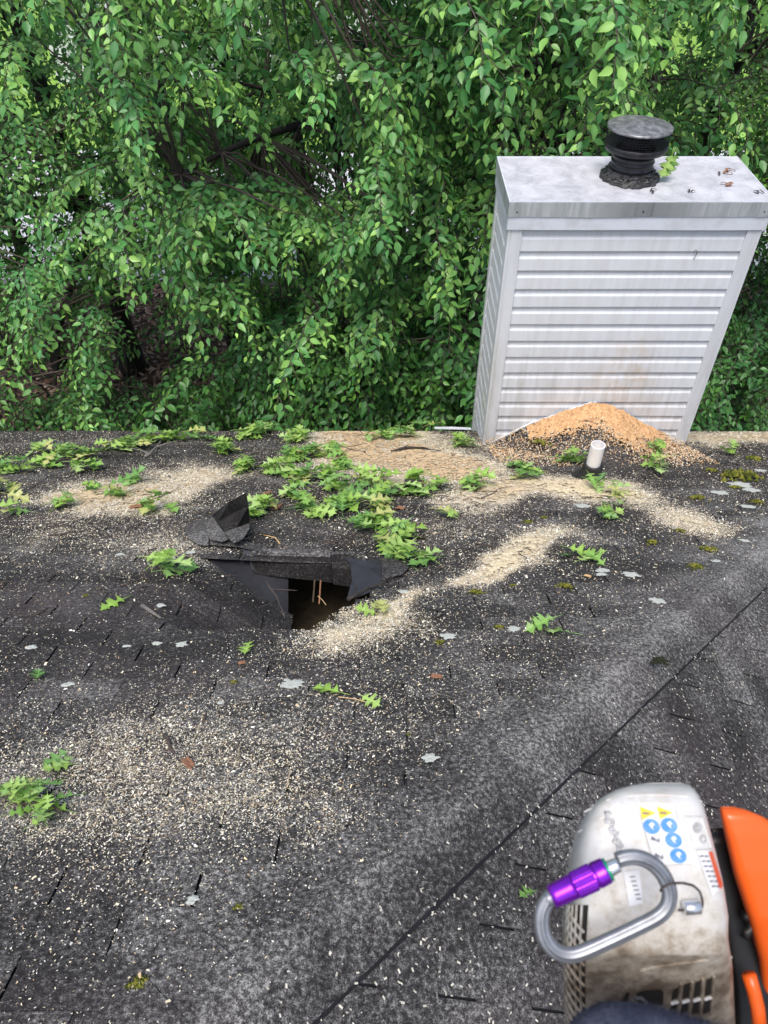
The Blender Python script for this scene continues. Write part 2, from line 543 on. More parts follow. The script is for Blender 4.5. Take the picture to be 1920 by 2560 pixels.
blob((900, 1580), (1070, 1560), (900, 1630), 0.85, 0.0)
blob((960, 1530), (1040, 1500), (975, 1560), 0.55, 0.0)
blob((1010, 1480), (1100, 1450), (1020, 1515), 0.45, 0.0)
blob((760, 1610), (860, 1600), (760, 1650), 0.45, 0.0)
blob((400, 1985), (660, 1990), (400, 2030), 0.50, 0.0)
blob((560, 1830), (900, 1800), (560, 1930), 0.26, 0.0)
blob((860, 2000), (1010, 1960), (880, 2110), 0.26, 0.0)
blob((250, 2080), (560, 2080), (250, 2130), 0.30, 0.0)
blob((180, 1930), (420, 1930), (180, 2010), 0.42, 0.0)
blob((480, 1860), (720, 1850), (480, 1940), 0.40, 0.0)
blob((860, 2080), (960, 2040), (880, 2140), 0.40, 0.0)
blob((640, 2000), (780, 2000), (640, 2100), 0.32, 0.0)
blob((330, 2100), (700, 2100), (330, 2250), 0.22, 0.0)
blob((420, 1370), (560, 1370), (420, 1310), 0.40, 0.1)
blob((120, 1330), (300, 1330), (120, 1290), 0.28, 0.1)
blob((1150, 1330), (1350, 1330), (1150, 1290), 0.25, 0.1)
blob((1000, 1740), (1500, 1700), (1000, 1850), 0.10, 0.0)

def dens(x, s):
    x, s = np.asarray(x, float), np.asarray(s, float)
    v, o = np.zeros(x.shape), np.zeros(x.shape)
    x0_, s0_ = x, s
    k_ = .10 + .05 * s
    x = x + k_ * 1.6 * (fbm(x0_ * 3.1, s0_ * 3.1, 11) - .5)
    s = s + k_ * 1.6 * (fbm(x0_ * 3.1 + 9, s0_ * 3.1, 13) - .5)
    for cx, cs, iM, k, og, sh in _blobs:
        a = iM[0, 0] * (x - cx) + iM[0, 1] * (s - cs)
        b = iM[1, 0] * (x - cx) + iM[1, 1] * (s - cs)
        e = k * np.exp(-((a * a + b * b) ** sh) * 1.1)
        v += e
        o += e * og
    n = fbm(x * 5, s * 5, 21)
    v = v * (0.30 + 1.4 * n)
    x, s = x0_, s0_
    v = np.where(poly_in(x, s, HOLE) | poly_in(x, s, HOLE2), 0, v)
    return v, o / (v + 1e-6)

def wearA(x, s):                          # granules worn pale along the hip
    dist = (s * CS - x - HIP) / math.sqrt(2)
    return np.maximum(0.48 * np.exp(-((dist - 0.02) / 0.20) ** 2), (0.06 + .30 * fbm(x * 2, s * 2, 71)) * np.clip((1.75 - s) / .8, 0, 1))

# deck, left open where the limb went through
roof_mb_v, roof_mb_f = [], []
gx = np.arange(-6.0, 5.6, 0.08)
gs = np.arange(-2.4, EAVE_S + 0.001, 0.08)
X, S = np.meshgrid(gx, gs, indexing='ij')
Xc = np.minimum(X, S * CS - HIP)
V = A(Xc, S, dispA(Xc, S) - 0.012).reshape(-1, 3)
ii, jj = np.meshgrid(np.arange(len(gx) - 1), np.arange(len(gs) - 1), indexing='ij')
cx_, cs_ = gx[ii] + .04, gs[jj] + .04
keep = (cs_ * CS > cx_ + HIP - 0.12) & ~poly_in(cx_, cs_, HOLE) & ~poly_in(cx_, cs_, HOLE2)
i0 = (ii * len(gs) + jj)[keep]
F = np.stack([i0, i0 + len(gs), i0 + len(gs) + 1, i0 + 1], 1)
roof = mk('roof', V, F, M_FELT)
tag(roof, 'dark shingled hip roof strewn with sawdust, broken through near its middle', 'roof', kind='structure')
gy = np.array([-6.0, 6.3]); gq = np.array([-2.4, 6.7])
Yb = np.array([B(-6, 0, -.012), B(-6, 7.0, -.012), B(-6 + 0, 7.0, -.012)])
mb = MB()
qe = (4.75 + HIP) / CS
mb.add([B(-3.0, -2.0, -.012), B(-3.0, qe, -.012), B(5.3, qe, -.012), B(-2.0 * CS + 0.02, -2.0, -.012)], [(0, 1, 2, 3)])
mb.add([A(-6.0, -2.4, -.012), A(-2.0, -2.4, -.012), (-2.0, -6, -1.2), (-6, -6, -1.2)], [(0, 1, 2, 3)])
mb.add([A(-6.0, EAVE_S, -.015), A(4.6, EAVE_S, -.015), A(4.6, EAVE_S, -.2), A(-6, EAVE_S, -.2)], [(0, 1, 2, 3)])
mb.build('deck_board', M_FELT, roof)

def tab_mesh(a0, a1, s0, s1, nx, ns, surf, disp, clip=None, seed=0, lift=0.0):
    """one shingle tab: a thin slab, thicker towards its lower edge"""
    xs = np.linspace(a0, a1, nx + 1); ss = np.linspace(s0, s1, ns + 1)
    Xg, Sg = np.meshgrid(xs, ss, indexing='ij')
    if clip is not None: Xg, Sg = clip(Xg, Sg)
    jit = 0.0022 * (hash2(np.array([seed]), np.array([3]), 1)[0] - .3)
    e = (Sg - s0) / (s1 - s0)
    top = 0.001 + e * (0.0052 + jit) + lift * e ** 2 * (np.abs(Xg - (a0 + a1) / 2) / (a1 - a0) * 2) ** 2
    D = disp(Xg, Sg)
    Vt = surf(Xg, Sg, D + top).reshape(-1, 3)
    Vb = surf(Xg, Sg, D + top - 0.0036).reshape(-1, 3)
    n1 = ns + 1
    Fs = []
    for i in range(nx):
        for j in range(ns):
            a = i * n1 + j
            Fs.append((a, a + n1, a + n1 + 1, a + 1))
    o = len(Vt)
    for i in range(nx):
        a = i * n1 + ns
        Fs.append((a, a + n1, a + n1 + o, a + o))
    for j in range(ns):
        Fs.append((j, j + 1, j + 1 + o, j + o))
        a = nx * n1 + j
        Fs.append((a + 1, a, a + o, a + 1 + o))
    return np.concatenate([Vt, Vb]), Fs, np.concatenate([Xg.ravel()] * 2), np.concatenate([Sg.ravel()] * 2)

singles, rest = [], dict(v=[], f=[], tone=[], dust=[], wear_highlight=[], n=0)
tabs = []
phase = -0.2525 % TAB
ncourse = int(math.ceil((EAVE_S + 1.0) / EXPO))
for k in range(ncourse):
    s1 = EAVE_S + 0.015 - k * EXPO
    if s1 < 0.12: break
    s0 = s1 - EXPO - 0.022
    off = phase + (0.5 * TAB if k % 2 else 0) + 0.02 * (hash2(np.array([k]), np.array([9]), 3)[0] - .5)
    xmin, xmax = -0.8 - 0.66 * s1, min(s1 * CS - HIP, 1.0 + 0.62 * s1)
    for j in range(int(math.floor((xmin - off) / TAB)), int(math.ceil((xmax - off) / TAB)) + 1):
        g0_, g1_ = [0.0012 + 0.0036 * hash2(np.array([jj_]), np.array([k]), 55)[0] for jj_ in (j, j + 1)]
        a0, a1 = off + j * TAB + g0_, off + (j + 1) * TAB - g1_
        if a0 > s1 * CS - HIP - 0.02: continue
        tabs.append((a0, a1, s0, s1, k, j))
def clip_hipA(Xg, Sg): return np.minimum(Xg, Sg * CS - HIP - 0.004), Sg
def dispA_seg(s1):
    sm_ = s1 - EXPO / 2
    lo_, hi_ = (1.99, 2.85) if 1.985 < sm_ < 2.84 else ((2.87, 99) if sm_ >= 2.84 else (-99, 1.98))
    def f(x, s): return dispA(x, np.clip(s, lo_, hi_))
    return f
recs = []
for (a0, a1, s0, s1, k, j) in tabs:
    xm, sm = (a0 + a1) / 2, s1 - EXPO / 2
    nearhole = -1.2 < xm < 0.4 and 1.8 < sm < 3.1
    if nearhole:
        # broken field: split the tab lengthwise so that its torn end follows the hole
        xs = np.linspace(a0, a1, 9)
        mids = (xs[:-1] + xs[1:]) / 2
        ok = ~(poly_in(mids, np.full(8, sm), HOLE) | poly_in(mids, np.full(8, sm), HOLE2))
        runs, st = [], None
        for q in range(9):
            g_ = q < 8 and ok[q]
            if g_ and st is None: st = q
            if not g_ and st is not None:
                runs.append((xs[st], xs[q])); st = None
        for (b0, b1) in runs:
            nx = max(2, int((b1 - b0) / 0.05))
            recs.append((b0, b1, s0, s1, nx, 3, dispA_seg(s1), None, k * 97 + j))
    else:
        cl = clip_hipA if a1 > s0 * CS - HIP else None
        recs.append((a0, a1, s0, s1, 4, 1, dispA, cl, k * 97 + j))
def screen_size(v):
    x, y, z = project(v)
    if z.min() < 0.2: return 0
    inb = (x.max() > 0) & (x.min() < 1920) & (y.max() > 0) & (y.min() < 2560)
    return float(inb) * (min(x.max(), 1920) - max(x.min(), 0)) * (min(y.max(), 2560) - max(y.min(), 0))
built = []
for (a0, a1, s0, s1, nx, ns, dp, cl, sd_) in recs:
    lift = 0.004 * (hash2(np.array([sd_]), np.array([7]), 2)[0] ** 3)
    v, f, xa, sa = tab_mesh(a0, a1, s0, s1, nx, ns, A, dp, cl, sd_, lift)
    du, _ = dens(xa, sa)
    built.append((v, f, np.full(len(v), hash2(np.array([sd_]), np.array([1]), 5)[0]), np.clip(0.30 + du * 0.75 * np.clip((sa - 1.7) / 1.1 + .5, .5, 1), 0, 1.15), wearA(xa, sa)))
CLIPB = 0.188
# side slope
nmain = len(built)
for k in range(60):
    q1 = qe + 0.015 - k * EXPO
    if q1 < 0.15: break
    q0 = q1 - EXPO - 0.022
    off = 0.105 + (0.5 * TAB if k % 2 else 0)
    xq = -HIP + q1 * CS
    ymax, ymin = xq + HIP, max(-1.2, xq * 0.55 - 1.2)
    if xq > 3.4: continue
    for j in range(int(math.floor((ymin - off) / TAB)), int(math.ceil((ymax - off) / TAB)) + 1):
        a0, a1 = off + j * TAB + 0.0035, off + (j + 1) * TAB - 0.0035
        if a0 > ymax - 0.21: continue
        if a1 > q0 * CS - CLIPB:           # cut along the hip: a true polygon, so that the slots stay straight
            pol = []
            src = [(a0, q0), (a1, q0), (a1, q1), (a0, q1)]
            for (y0_, p0_), (y1_, p1_) in zip(src, src[1:] + src[:1]):
                d0, d1 = p0_ * CS - CLIPB - y0_, p1_ * CS - CLIPB - y1_
                if d0 >= 0: pol.append((y0_, p0_))
                if d0 * d1 < 0:
                    t_ = d0 / (d0 - d1)
                    pol.append((y0_ + (y1_ - y0_) * t_, p0_ + (p1_ - p0_) * t_))
            if len(pol) < 3: continue
            ya, qa = np.array([p_[0] for p_ in pol] * 2), np.array([p_[1] for p_ in pol] * 2)
            m_ = len(pol)
            e_ = (qa - q0) / (q1 - q0)
            tp2 = 0.001 + e_ * .0052 - np.repeat([0, .0036], m_)
            v = B(ya, qa, tp2)
            f = [tuple(range(m_)), tuple(range(2 * m_ - 1, m_ - 1, -1))] + [(q_, q_ + m_, (q_ + 1) % m_ + m_, (q_ + 1) % m_) for q_ in range(m_)]
        else:
            v, f, ya, qa = tab_mesh(a0, a1, q0, q1, 3, 1, B, lambda a, b: np.zeros(a.shape), None, k * 57 + j + 999)
        dist = ((-HIP + qa * CS) + HIP - ya) / 1.414
        built.append((v, f, np.full(len(v), hash2(np.array([k * 57 + j]), np.array([1]), 8)[0]), np.full(len(v), 0.24), 0.14 + 0.16 * np.exp(-(dist / 0.22) ** 2)))
sizes = np.array([screen_size(b[0]) for b in built])
order = np.argsort(-sizes)
single = set(order[:300].tolist())
for i, (v, f, tone, du, we) in enumerate(built):
    if i in single:
        mk('shingle', v, f, M_SHINGLE, roof, attrs=dict(tone=tone, dust=du, wear_highlight=we))
    else:
        rest['f'] += [tuple(q + rest['n'] for q in fc) for fc in f]
        rest['n'] += len(v)
        for kk, a in zip(('v', 'tone', 'dust', 'wear_highlight'), (v, tone, du, we)): rest[kk].append(a)
o = mk('shingle_field', np.concatenate(rest['v']), rest['f'], M_SHINGLE, roof,
       attrs={k: np.concatenate(rest[k]) for k in ('tone', 'dust', 'wear_highlight')})
o['kind'] = 'stuff'
# hip caps: bent over the crest, each lapping the one below
hd = np.array([1, 1, -TS]); hd = hd / np.linalg.norm(hd)
h0 = np.array([-HIP, 0.0, 0.0])
eA = np.cross(NA, hd); eA /= np.linalg.norm(eA)
if eA @ np.array([-1, 1, 0]) < 0: eA = -eA
eB = np.cross(NB, hd); eB /= np.linalg.norm(eB)
if eB @ np.array([1, -1, 0]) < 0: eB = -eB
nH = (NA + NB) / np.linalg.norm(NA + NB)
for k in range(49):
    l1 = 0.05 + k * 0.140
    l0 = l1 - 0.165
    sec = []
    for e_, n_, wdt in ((eA, NA, 0.155), (eB, NB, 0.135)):
        sec.append([(e_ * t_ * wdt + n_ * 0.0) for t_ in (1.0, 0.66, 0.33, 0.12)])
    prof = sec[0] + [nH * -0.004] + sec[1][::-1]
    V, dist = [], []
    for q, l in enumerate((l0, (l0 + l1) / 2, l1)):
        lift = 0.007 + 0.0022 * q
        for z, p in enumerate(prof):
            wig = 0.006 * (hash2(np.array([k]), np.array([z]), 4)[0] - .5) if z in (0, len(prof) - 1) else 0
            V.append(h0 + hd * l + p * (1 + wig * 3) + nH * (lift))
            dist.append(abs(z - 4))
    n = len(prof)
    Fc = [(q * n + z, q * n + z + 1, (q + 1) * n + z + 1, (q + 1) * n + z) for q in range(2) for z in range(n - 1)]
    Vb = [p - nH * 0.0045 for p in V]
    m_ = len(V)
    for q in range(2):
        Fc += [(q * n, (q + 1) * n, (q + 1) * n + m_, q * n + m_), (q * n + n - 1 + m_, (q + 1) * n + n - 1 + m_, (q + 1) * n + n - 1, q * n + n - 1)]
    Fc += [(2 * n + z, 2 * n + z + 1, 2 * n + z + 1 + m_, 2 * n + z + m_) for z in range(n - 1)]
    dist = np.array(dist * 2, float)
    mk('hip_cap_shingle', V + Vb, Fc, M_SHINGLE, roof, attrs=dict(tone=np.full(len(dist), .5 + .2 * random.random()), dust=np.full(len(dist), .26),
       wear_highlight=0.26 + 0.28 * np.exp(-(dist / 2.2) ** 2)))

# --- the hole: folded strips, felt, flaps and broken lath (all torn parts of the roof)
def at(px, py, d=0.0):                    # a point d above the main slope, seen at that place
    r_ = rays(np.float64(px), np.float64(py))
    t = (d - (CAM @ NA)) / (r_ @ NA)
    return CAM + r_ * t
def sheet(name, rows, mat, thick=0.004, parent=roof, wear_highlight=0.1, dust=0.25, tone=0.4):
    """a bent sheet from rows of points"""
    nr, nc = len(rows), len(rows[0])
    # subdivide linearly for a slight ripple
    P = np.array(rows, float)
    V = P.reshape(-1, 3)
    n_ = np.cross(P[0, -1] - P[0, 0], P[-1, 0] - P[0, 0]); n_ /= np.linalg.norm(n_) + 1e-9
    if n_ @ (CAM - P[0, 0]) < 0: n_ = -n_
    F = [(i * nc + j, i * nc + j + 1, (i + 1) * nc + j + 1, (i + 1) * nc + j) for i in range(nr - 1) for j in range(nc - 1)]
    m_ = nr * nc
    Vb = V - n_ * thick
    F2 = [tuple(q + m_ for q in f[::-1]) for f in F]
    for j in range(nc - 1):
        F2 += [(j, j + m_, j + 1 + m_, j + 1), ((nr - 1) * nc + j, (nr - 1) * nc + j + 1, (nr - 1) * nc + j + 1 + m_, (nr - 1) * nc + j + m_)]
    for i in range(nr - 1):
        F2 += [(i * nc, (i + 1) * nc, (i + 1) * nc + m_, i * nc + m_), (i * nc + nc - 1, i * nc + nc - 1 + m_, (i + 1) * nc + nc - 1 + m_, (i + 1) * nc + nc - 1)]
    nv = 2 * m_
    return mk(name, np.concatenate([V, Vb]), F + F2, mat, parent, attrs=dict(tone=np.full(nv, tone), dust=np.full(nv, dust), wear_highlight=np.full(nv, wear_highlight)))

# far lip, bent down into the hole and facing up the slope
top = [(-0.66, 2.900), (-0.55, 2.885), (-0.44, 2.875), (-0.33, 2.868), (-0.265, 2.866)]
rows = [[A(x, s, 0.004) for x, s in top], [A(x, s - .030, 0.000) for x, s in top], [A(x + .004, s - .052, -.05) for x, s in top],
        [A(x + .01, s - .058 + .02 * i * .3, -.10 - .012 * i) for i, (x, s) in enumerate(top)]]
sheet('torn_shingle', rows, M_SHINGLE, wear_highlight=-.25, dust=.12, tone=0)
sheet('torn_edge_highlight', [[A(x, s + .012, 0.012) for x, s in top], [A(x, s - .026, 0.0075) for x, s in top], [A(x, s - .034, -.008) for x, s in top]], M_SHINGLE, wear_highlight=0.38, dust=.2)  # highlight along the bend, put into the shingle colour
top = [(-0.258, 2.852), (-0.20, 2.846), (-0.150, 2.842)]
rows = [[A(x, s, 0.0) for x, s in top], [A(x, s - .020, -.004 + .012 * (i == 1)) for i, (x, s) in enumerate(top)], [A(x + .002, s - .050, -.06) for x, s in top],
        [A(x + .008, s - .045, -.145 - .006 * i) for i, (x, s) in enumerate(top)]]
sheet('torn_shingle', rows, M_SHINGLE, wear_highlight=-.25, dust=.12, tone=0)
sheet('torn_edge_highlight', [[A(x, s + .010, 0.008) for x, s in top], [A(x, s - .022, 0.004 + .014 * (i == 1)) for i, (x, s) in enumerate(top)]], M_SHINGLE, wear_highlight=0.3, dust=.2)  # same painted highlight on the shorter strip's bend
rows = [[at(862, 1392, .004), at(915, 1402, .006), at(968, 1398, .004)], [at(876, 1410, -.02), at(920, 1420, -.012), at(960, 1418, -.01)],
        [at(880, 1450, -.06), at(920, 1455, -.045), at(962, 1452, -.03)], [at(866, 1500, -.10), at(905, 1488, -.08), at(952, 1470, -.05)]]
sheet('torn_felt', rows, M_FELT, 0.003)
rows = [[at(952, 1395, .012), at(1000, 1398, .012), at(1035, 1392, .008)], [at(956, 1425, .008), at(990, 1428, .006), at(1020, 1420, .004)], [at(954, 1452, -.01), at(985, 1440, -.006), at(1008, 1434, .002)]]
sheet('torn_shingle', rows, M_SHINGLE, wear_highlight=0.1, dust=.2)
rows = [[at(525, 1348, .018), at(600, 1352, .02), at(668, 1364, .016)], [at(524, 1360, .014), at(598, 1366, .016), at(664, 1381, .010)]]
sheet('torn_shingle', rows, M_SHINGLE, wear_highlight=0.3, dust=.2)
rows = [[at(602, 1372, .006), at(645, 1380, .006)], [at(622, 1398, -.03), at(640, 1396, -.03)], [at(630, 1425, -.08), at(636, 1424, -.08)]]
sheet('torn_felt', rows, M_FELT, 0.003)
# the lifted flaps up-left of the hole
rows = [[at(529, 1290, .06), at(572, 1255, .18), at(614, 1232, .27)], [at(542, 1306, .04), at(588, 1280, .11), at(620, 1266, .18)], [at(560, 1329, .035), at(592, 1318, .05), at(622, 1306, .06)]]
sheet('lifted_shingle', rows, M_SHINGLE, wear_highlight=-.28, dust=.25, tone=0)
rows = [[at(561, 1330, .034), at(592, 1319, .048), at(623, 1307, .058)], [at(572, 1345, .045), at(598, 1336, .055), at(623, 1322, .062)], [at(584, 1358, .05), at(600, 1349, .056), at(609, 1344, .06)]]
sheet('lifted_shingle', rows, M_SHINGLE, wear_highlight=0.42, dust=.2)
rows = [[at(500, 1312, .02), at(515, 1300, .04), at(532, 1292, .05)], [at(520, 1336, .03), at(536, 1328, .04), at(550, 1318, .045)], [at(524, 1348, .03), at(553, 1354, .04), at(571, 1346, .05)]]
sheet('lifted_shingle', rows, M_SHINGLE, wear_highlight=0.40, dust=.2)
rows = [[at(460, 1318, .01), at(485, 1302, .03), at(508, 1294, .035)], [at(470, 1345, .012), at(500, 1335, .025), at(522, 1330, .03)], [at(500, 1362, .012), at(515, 1362, .016), at(521, 1362, .018)]]
sheet('lifted_shingle', rows, M_SHINGLE, wear_highlight=0.36, dust=.3)
rows = [[at(632, 1312, .008), at(655, 1318, .012), at(682, 1326, .010)], [at(640, 1326, .008), at(660, 1333, .012), at(684, 1336, .010)]]
sheet('lifted_shingle', rows, M_SHINGLE, wear_highlight=0.2, dust=.15)
mb = MB()
mb.tube([A(-.345, 2.83, -.13), A(-.35, 2.76, -.22)], .0042, 5)
mb.build('broken_lath', M_DECK, roof)
mb = MB()
mb.tube([A(-.315, 2.83, -.13), A(-.32, 2.76, -.23)], .0038, 5)
mb.build('broken_lath', M_WOODRED, roof)
# attic under the deck and the house walls below the eaves
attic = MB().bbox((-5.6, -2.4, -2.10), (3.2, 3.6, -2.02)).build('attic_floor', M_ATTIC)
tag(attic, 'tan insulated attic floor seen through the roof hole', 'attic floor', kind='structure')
hw = MB()
GZ = -7.2
hw.bbox((-5.6, 4.85, GZ), (4.25, 4.95, -2.80))
hw.bbox((4.15, -5.5, GZ), (4.25, 4.85, -2.80))
hw.bbox((-5.7, -5.5, GZ), (-5.6, 4.95, -2.80))
hw.bbox((-5.6, -5.6, GZ), (4.25, -5.5, -1.3))
hw = hw.build('house_wall', M_SIDING)
tag(hw, 'pale siding wall of the house under the eaves', 'wall', kind='structure')

# --- loose saw dust: drifts where it lies thick, chips everywhere
def grid_drift(name, surf, x0, x1, s0, s1, step, maskf, parent=None, thick=0.012, seed=0, thr=0.80):
    xs, ss = np.arange(x0, x1, step), np.arange(s0, s1, step)
    Xg, Sg = np.meshgrid(xs, ss, indexing='ij')
    m, og = maskf(Xg, Sg)
    n = fbm(Xg * 40, Sg * 40, 31 + seed, 3)
    n2 = vnoise(Xg / step * .9, Sg / step * .9, 50 + seed)
    h = np.clip(m - 0.62, 0, 1)
    hh = thick * h * (0.4 + 1.2 * n) + 0.004 * n2 + 0.004
    V = surf(Xg, Sg, hh).reshape(-1, 3)
    ns = len(ss)
    mc = m[:-1, :-1] * (0.45 + 1.05 * n[:-1, :-1] ** 1.3) + 0.55 * (n2[:-1, :-1] - 0.5)
    k = mc > thr
    ii, jj = np.nonzero(k)
    i0 = ii * ns + jj
    F = np.stack([i0, i0 + ns, i0 + ns + 1, i0 + 1], 1)
    used, inv = np.unique(F, return_inverse=True)
    F = inv.reshape(F.shape)
    V = V[used]
    t = rng.random(len(V))[:, None] ** .7
    og = np.clip(og.ravel()[used], 0, 1)[:, None]
    pale = np.array([0.50, 0.38, 0.22]) * (1 - t) + np.array([0.92, 0.80, 0.56]) * t
    oran = np.array([0.38, 0.20, 0.09]) * (1 - t) + np.array([0.74, 0.45, 0.23]) * t
    return V, F, pale * (1 - og) + oran * og
def surfA(x, s, h): return A(x, s, dispA(x, s) + 0.004 + h)
V, F, C_ = grid_drift('x', surfA, -3.6, 4.2, 0.7, EAVE_S - 0.02, 0.008, lambda x, s: (dens(x, s)[0] * np.clip((s - 2.1) / 1.0 + .30, .0, 1.0), dens(x, s)[1]), thick=.008, thr=.86)
o = mk('sawdust', V, F, M_DUST, attrs=dict(col=C_))
tag(o, 'pale sawdust drifts lying over the roof shingles', 'sawdust', kind='stuff')

SLOTV, SLOTF = [], MB()
for (a0, a1, s0, s1, k, j) in tabs:
    xm_, sm_ = a1 + .002, s1 - EXPO / 2
    dd = float(dens(np.array([xm_]), np.array([sm_]))[0][0])
    if dd > .16 and random.random() < min(.85, dd * 1.6) and not (-.95 < xm_ < .1 and 1.9 < sm_ < 2.95) and s1 * CS > a1 + HIP + .2:
        SLOTF.tube([A(xm_ + random.uniform(-.0012, .0012), s1 - EXPO * q_, float(dispA(xm_, sm_)) + .0012 + .0012 * random.random()) for q_ in np.linspace(.04, random.uniform(.5, .96), 7)], [random.uniform(.0012, .0030) for _ in range(7)], 5)
for (a0, a1, s0, s1, k, j) in tabs:        # and along the lower edges of the courses
    dd = float(dens(np.array([(a0 + a1) / 2]), np.array([s1]))[0][0])
    if dd > .14 and s1 < 1.95 and random.random() < min(.3, dd * .7) and s1 * CS > a1 + HIP + .2:
        b0 = random.uniform(a0, a1 - .1); b1 = b0 + random.uniform(.03, .1)
        SLOTF.tube([A(x_, s1 + .004 + random.uniform(-.002, .002), float(dispA(x_, s1)) + .0026) for x_ in np.linspace(b0, b1, 9)], [random.uniform(.0004, .0022) for _ in range(9)], 5)
o = SLOTF.build('sawdust_in_slots', M_DUST, None, False, 0, dict(col=np.tile(np.array([.80, .68, .47]), (len(SLOTF.v), 1)) * rng.uniform(.6, 1.1, (len(SLOTF.v), 1))))
tag(o, 'sawdust packed into the slots between shingle tabs', 'sawdust', kind='stuff')
def chips(n_cand, prob, x0, x1, s0, s1, size=(0.0012, 0.0038)):
    x = rng.uniform(x0, x1, n_cand); s = rng.uniform(s0, s1, n_cand)
    px_, py_, z_ = project(A(x, s, 0.0))
    k = (px_ > -220) & (px_ < 2140) & (py_ < 2750)
    x, s = x[k], s[k]
    k = rng.random(len(x)) < prob(x, s)
    x, s = x[k], s[k]
    n = len(x)
    ln = rng.uniform(*size, n) * np.clip(.62 + .16 * s, .7, 1.15) * np.where(rng.random(n) < 0.05, 2.0, 1.0)
    wd = ln * rng.uniform(0.25, 0.65, n)
    th = rng.uniform(0, math.pi, n)
    base = A(x, s, dispA(x, s) + 0.0075 + rng.uniform(0, 0.002, n) + .0075 * ((s * CS - x - HIP) < .235))
    e2 = np.array([0, CS, -SS])
    t = np.cos(th)[:, None] * rt + np.sin(th)[:, None] * e2 + NA * rng.normal(0, .28, n)[:, None]
    b = -np.sin(th)[:, None] * rt + np.cos(th)[:, None] * e2 + NA * rng.normal(0, .28, n)[:, None]
    a, c = t * ln[:, None], b * wd[:, None]
    V = np.stack([base - a - c * .5, base + a - c, base + a * .8 + c, base - a * .7 + c * .8], 1).reshape(-1, 3)
    F = np.arange(4 * n).reshape(-1, 4)
    q = rng.random(n)
    pal = np.array([(0.93, 0.85, 0.68), (0.90, 0.79, 0.56), (0.96, 0.93, 0.83), (0.58, 0.42, 0.26), (0.84, 0.66, 0.42)])
    ci = np.searchsorted([0.35, 0.6, 0.85, 0.93], q)
    C_ = np.repeat(pal[ci] * rng.uniform(.7, 1.1, n)[:, None], 4, 0)
    return V, F, C_
def pmain(x, s):
    d, _ = dens(x, s)
    dist = (s * CS - x - HIP)
    clean = np.exp(-(((x + 1.15) / 0.75) ** 2 + ((s - 2.15) / .35) ** 2))      # the swept dark field left of the hole
    p = 0.035 + 0.19 * fbm(x * 2.2, s * 2.2, 77) ** 1.5 + np.clip(0.75 + 1.3 * (2.2 - s), .75, 1.9) * np.clip(d, 0, 1) + .05 * np.clip(2.0 - s, 0, 1)
    p = p * .88 * (0.35 + 1.3 * vnoise(x * 42, s * 42, 91))                         # the flecks gather in clots
    p = p * (1 - 0.55 * clean) * np.where(dispA(x, s) < -.045, .22, 1)          # shaken off the sunken slab
    p = np.where(poly_in(x, s, HOLE) | poly_in(x, s, HOLE2), 0, p)
    return np.where(dist > 0.0, p * np.clip(0.22 + dist * 1.6, 0, 1), 0)
V, F, C_ = chips(1700000, pmain, -4.0, 4.2, 0.25, EAVE_S - .01)
def pdense(x, s):
    d, _ = dens(x, s)
    return np.clip((d - .22) * 1.1, 0, .8) * np.clip((s - 1.7) / 1.2 + .30, .12, 1) * (s * CS > x + HIP)
Vd, Fd, Cd = chips(1500000, pdense, -3.4, 3.6, 0.7, EAVE_S - .02, (.0016, .0040))
F = np.concatenate([F, Fd + len(V)]); V = np.concatenate([V, Vd]); C_ = np.concatenate([C_, Cd])
nA = len(V)
# side slope gets a thin scatter
n2 = 9000
yb, qb = rng.uniform(-0.3, 3.0, n2), rng.uniform(0.3, 3.4, n2)
k = (-HIP + qb * CS) > yb - HIP + 0.03
yb, qb = yb[k], qb[k]
n2 = len(yb)
base = B(yb, qb, 0.0075 + rng.uniform(0, .002, n2))
th = rng.uniform(0, math.pi, n2); ln = rng.uniform(.0015, .0045, n2)
e2 = np.array([CS, 0, -SS]); e1 = np.array([0, 1.0, 0])
a = (np.cos(th)[:, None] * e1 + np.sin(th)[:, None] * e2) * ln[:, None]
c = (-np.sin(th)[:, None] * e1 + np.cos(th)[:, None] * e2) * (ln * .5)[:, None]
V2 = np.stack([base - a - c, base + a - c, base + a + c, base - a + c], 1).reshape(-1, 3)
F2 = np.arange(4 * n2).reshape(-1, 4) + nA
C2 = np.repeat(np.array([0.66, 0.62, 0.52]) * rng.uniform(.6, 1.1, n2)[:, None], 4, 0)
o = mk('sawdust_chips', np.concatenate([V, V2]), np.concatenate([F, F2]), M_CHIP, attrs=dict(col=np.concatenate([C_, C2])))
tag(o, 'fine pale wood chips scattered over all the shingles', 'wood chips', kind='stuff')

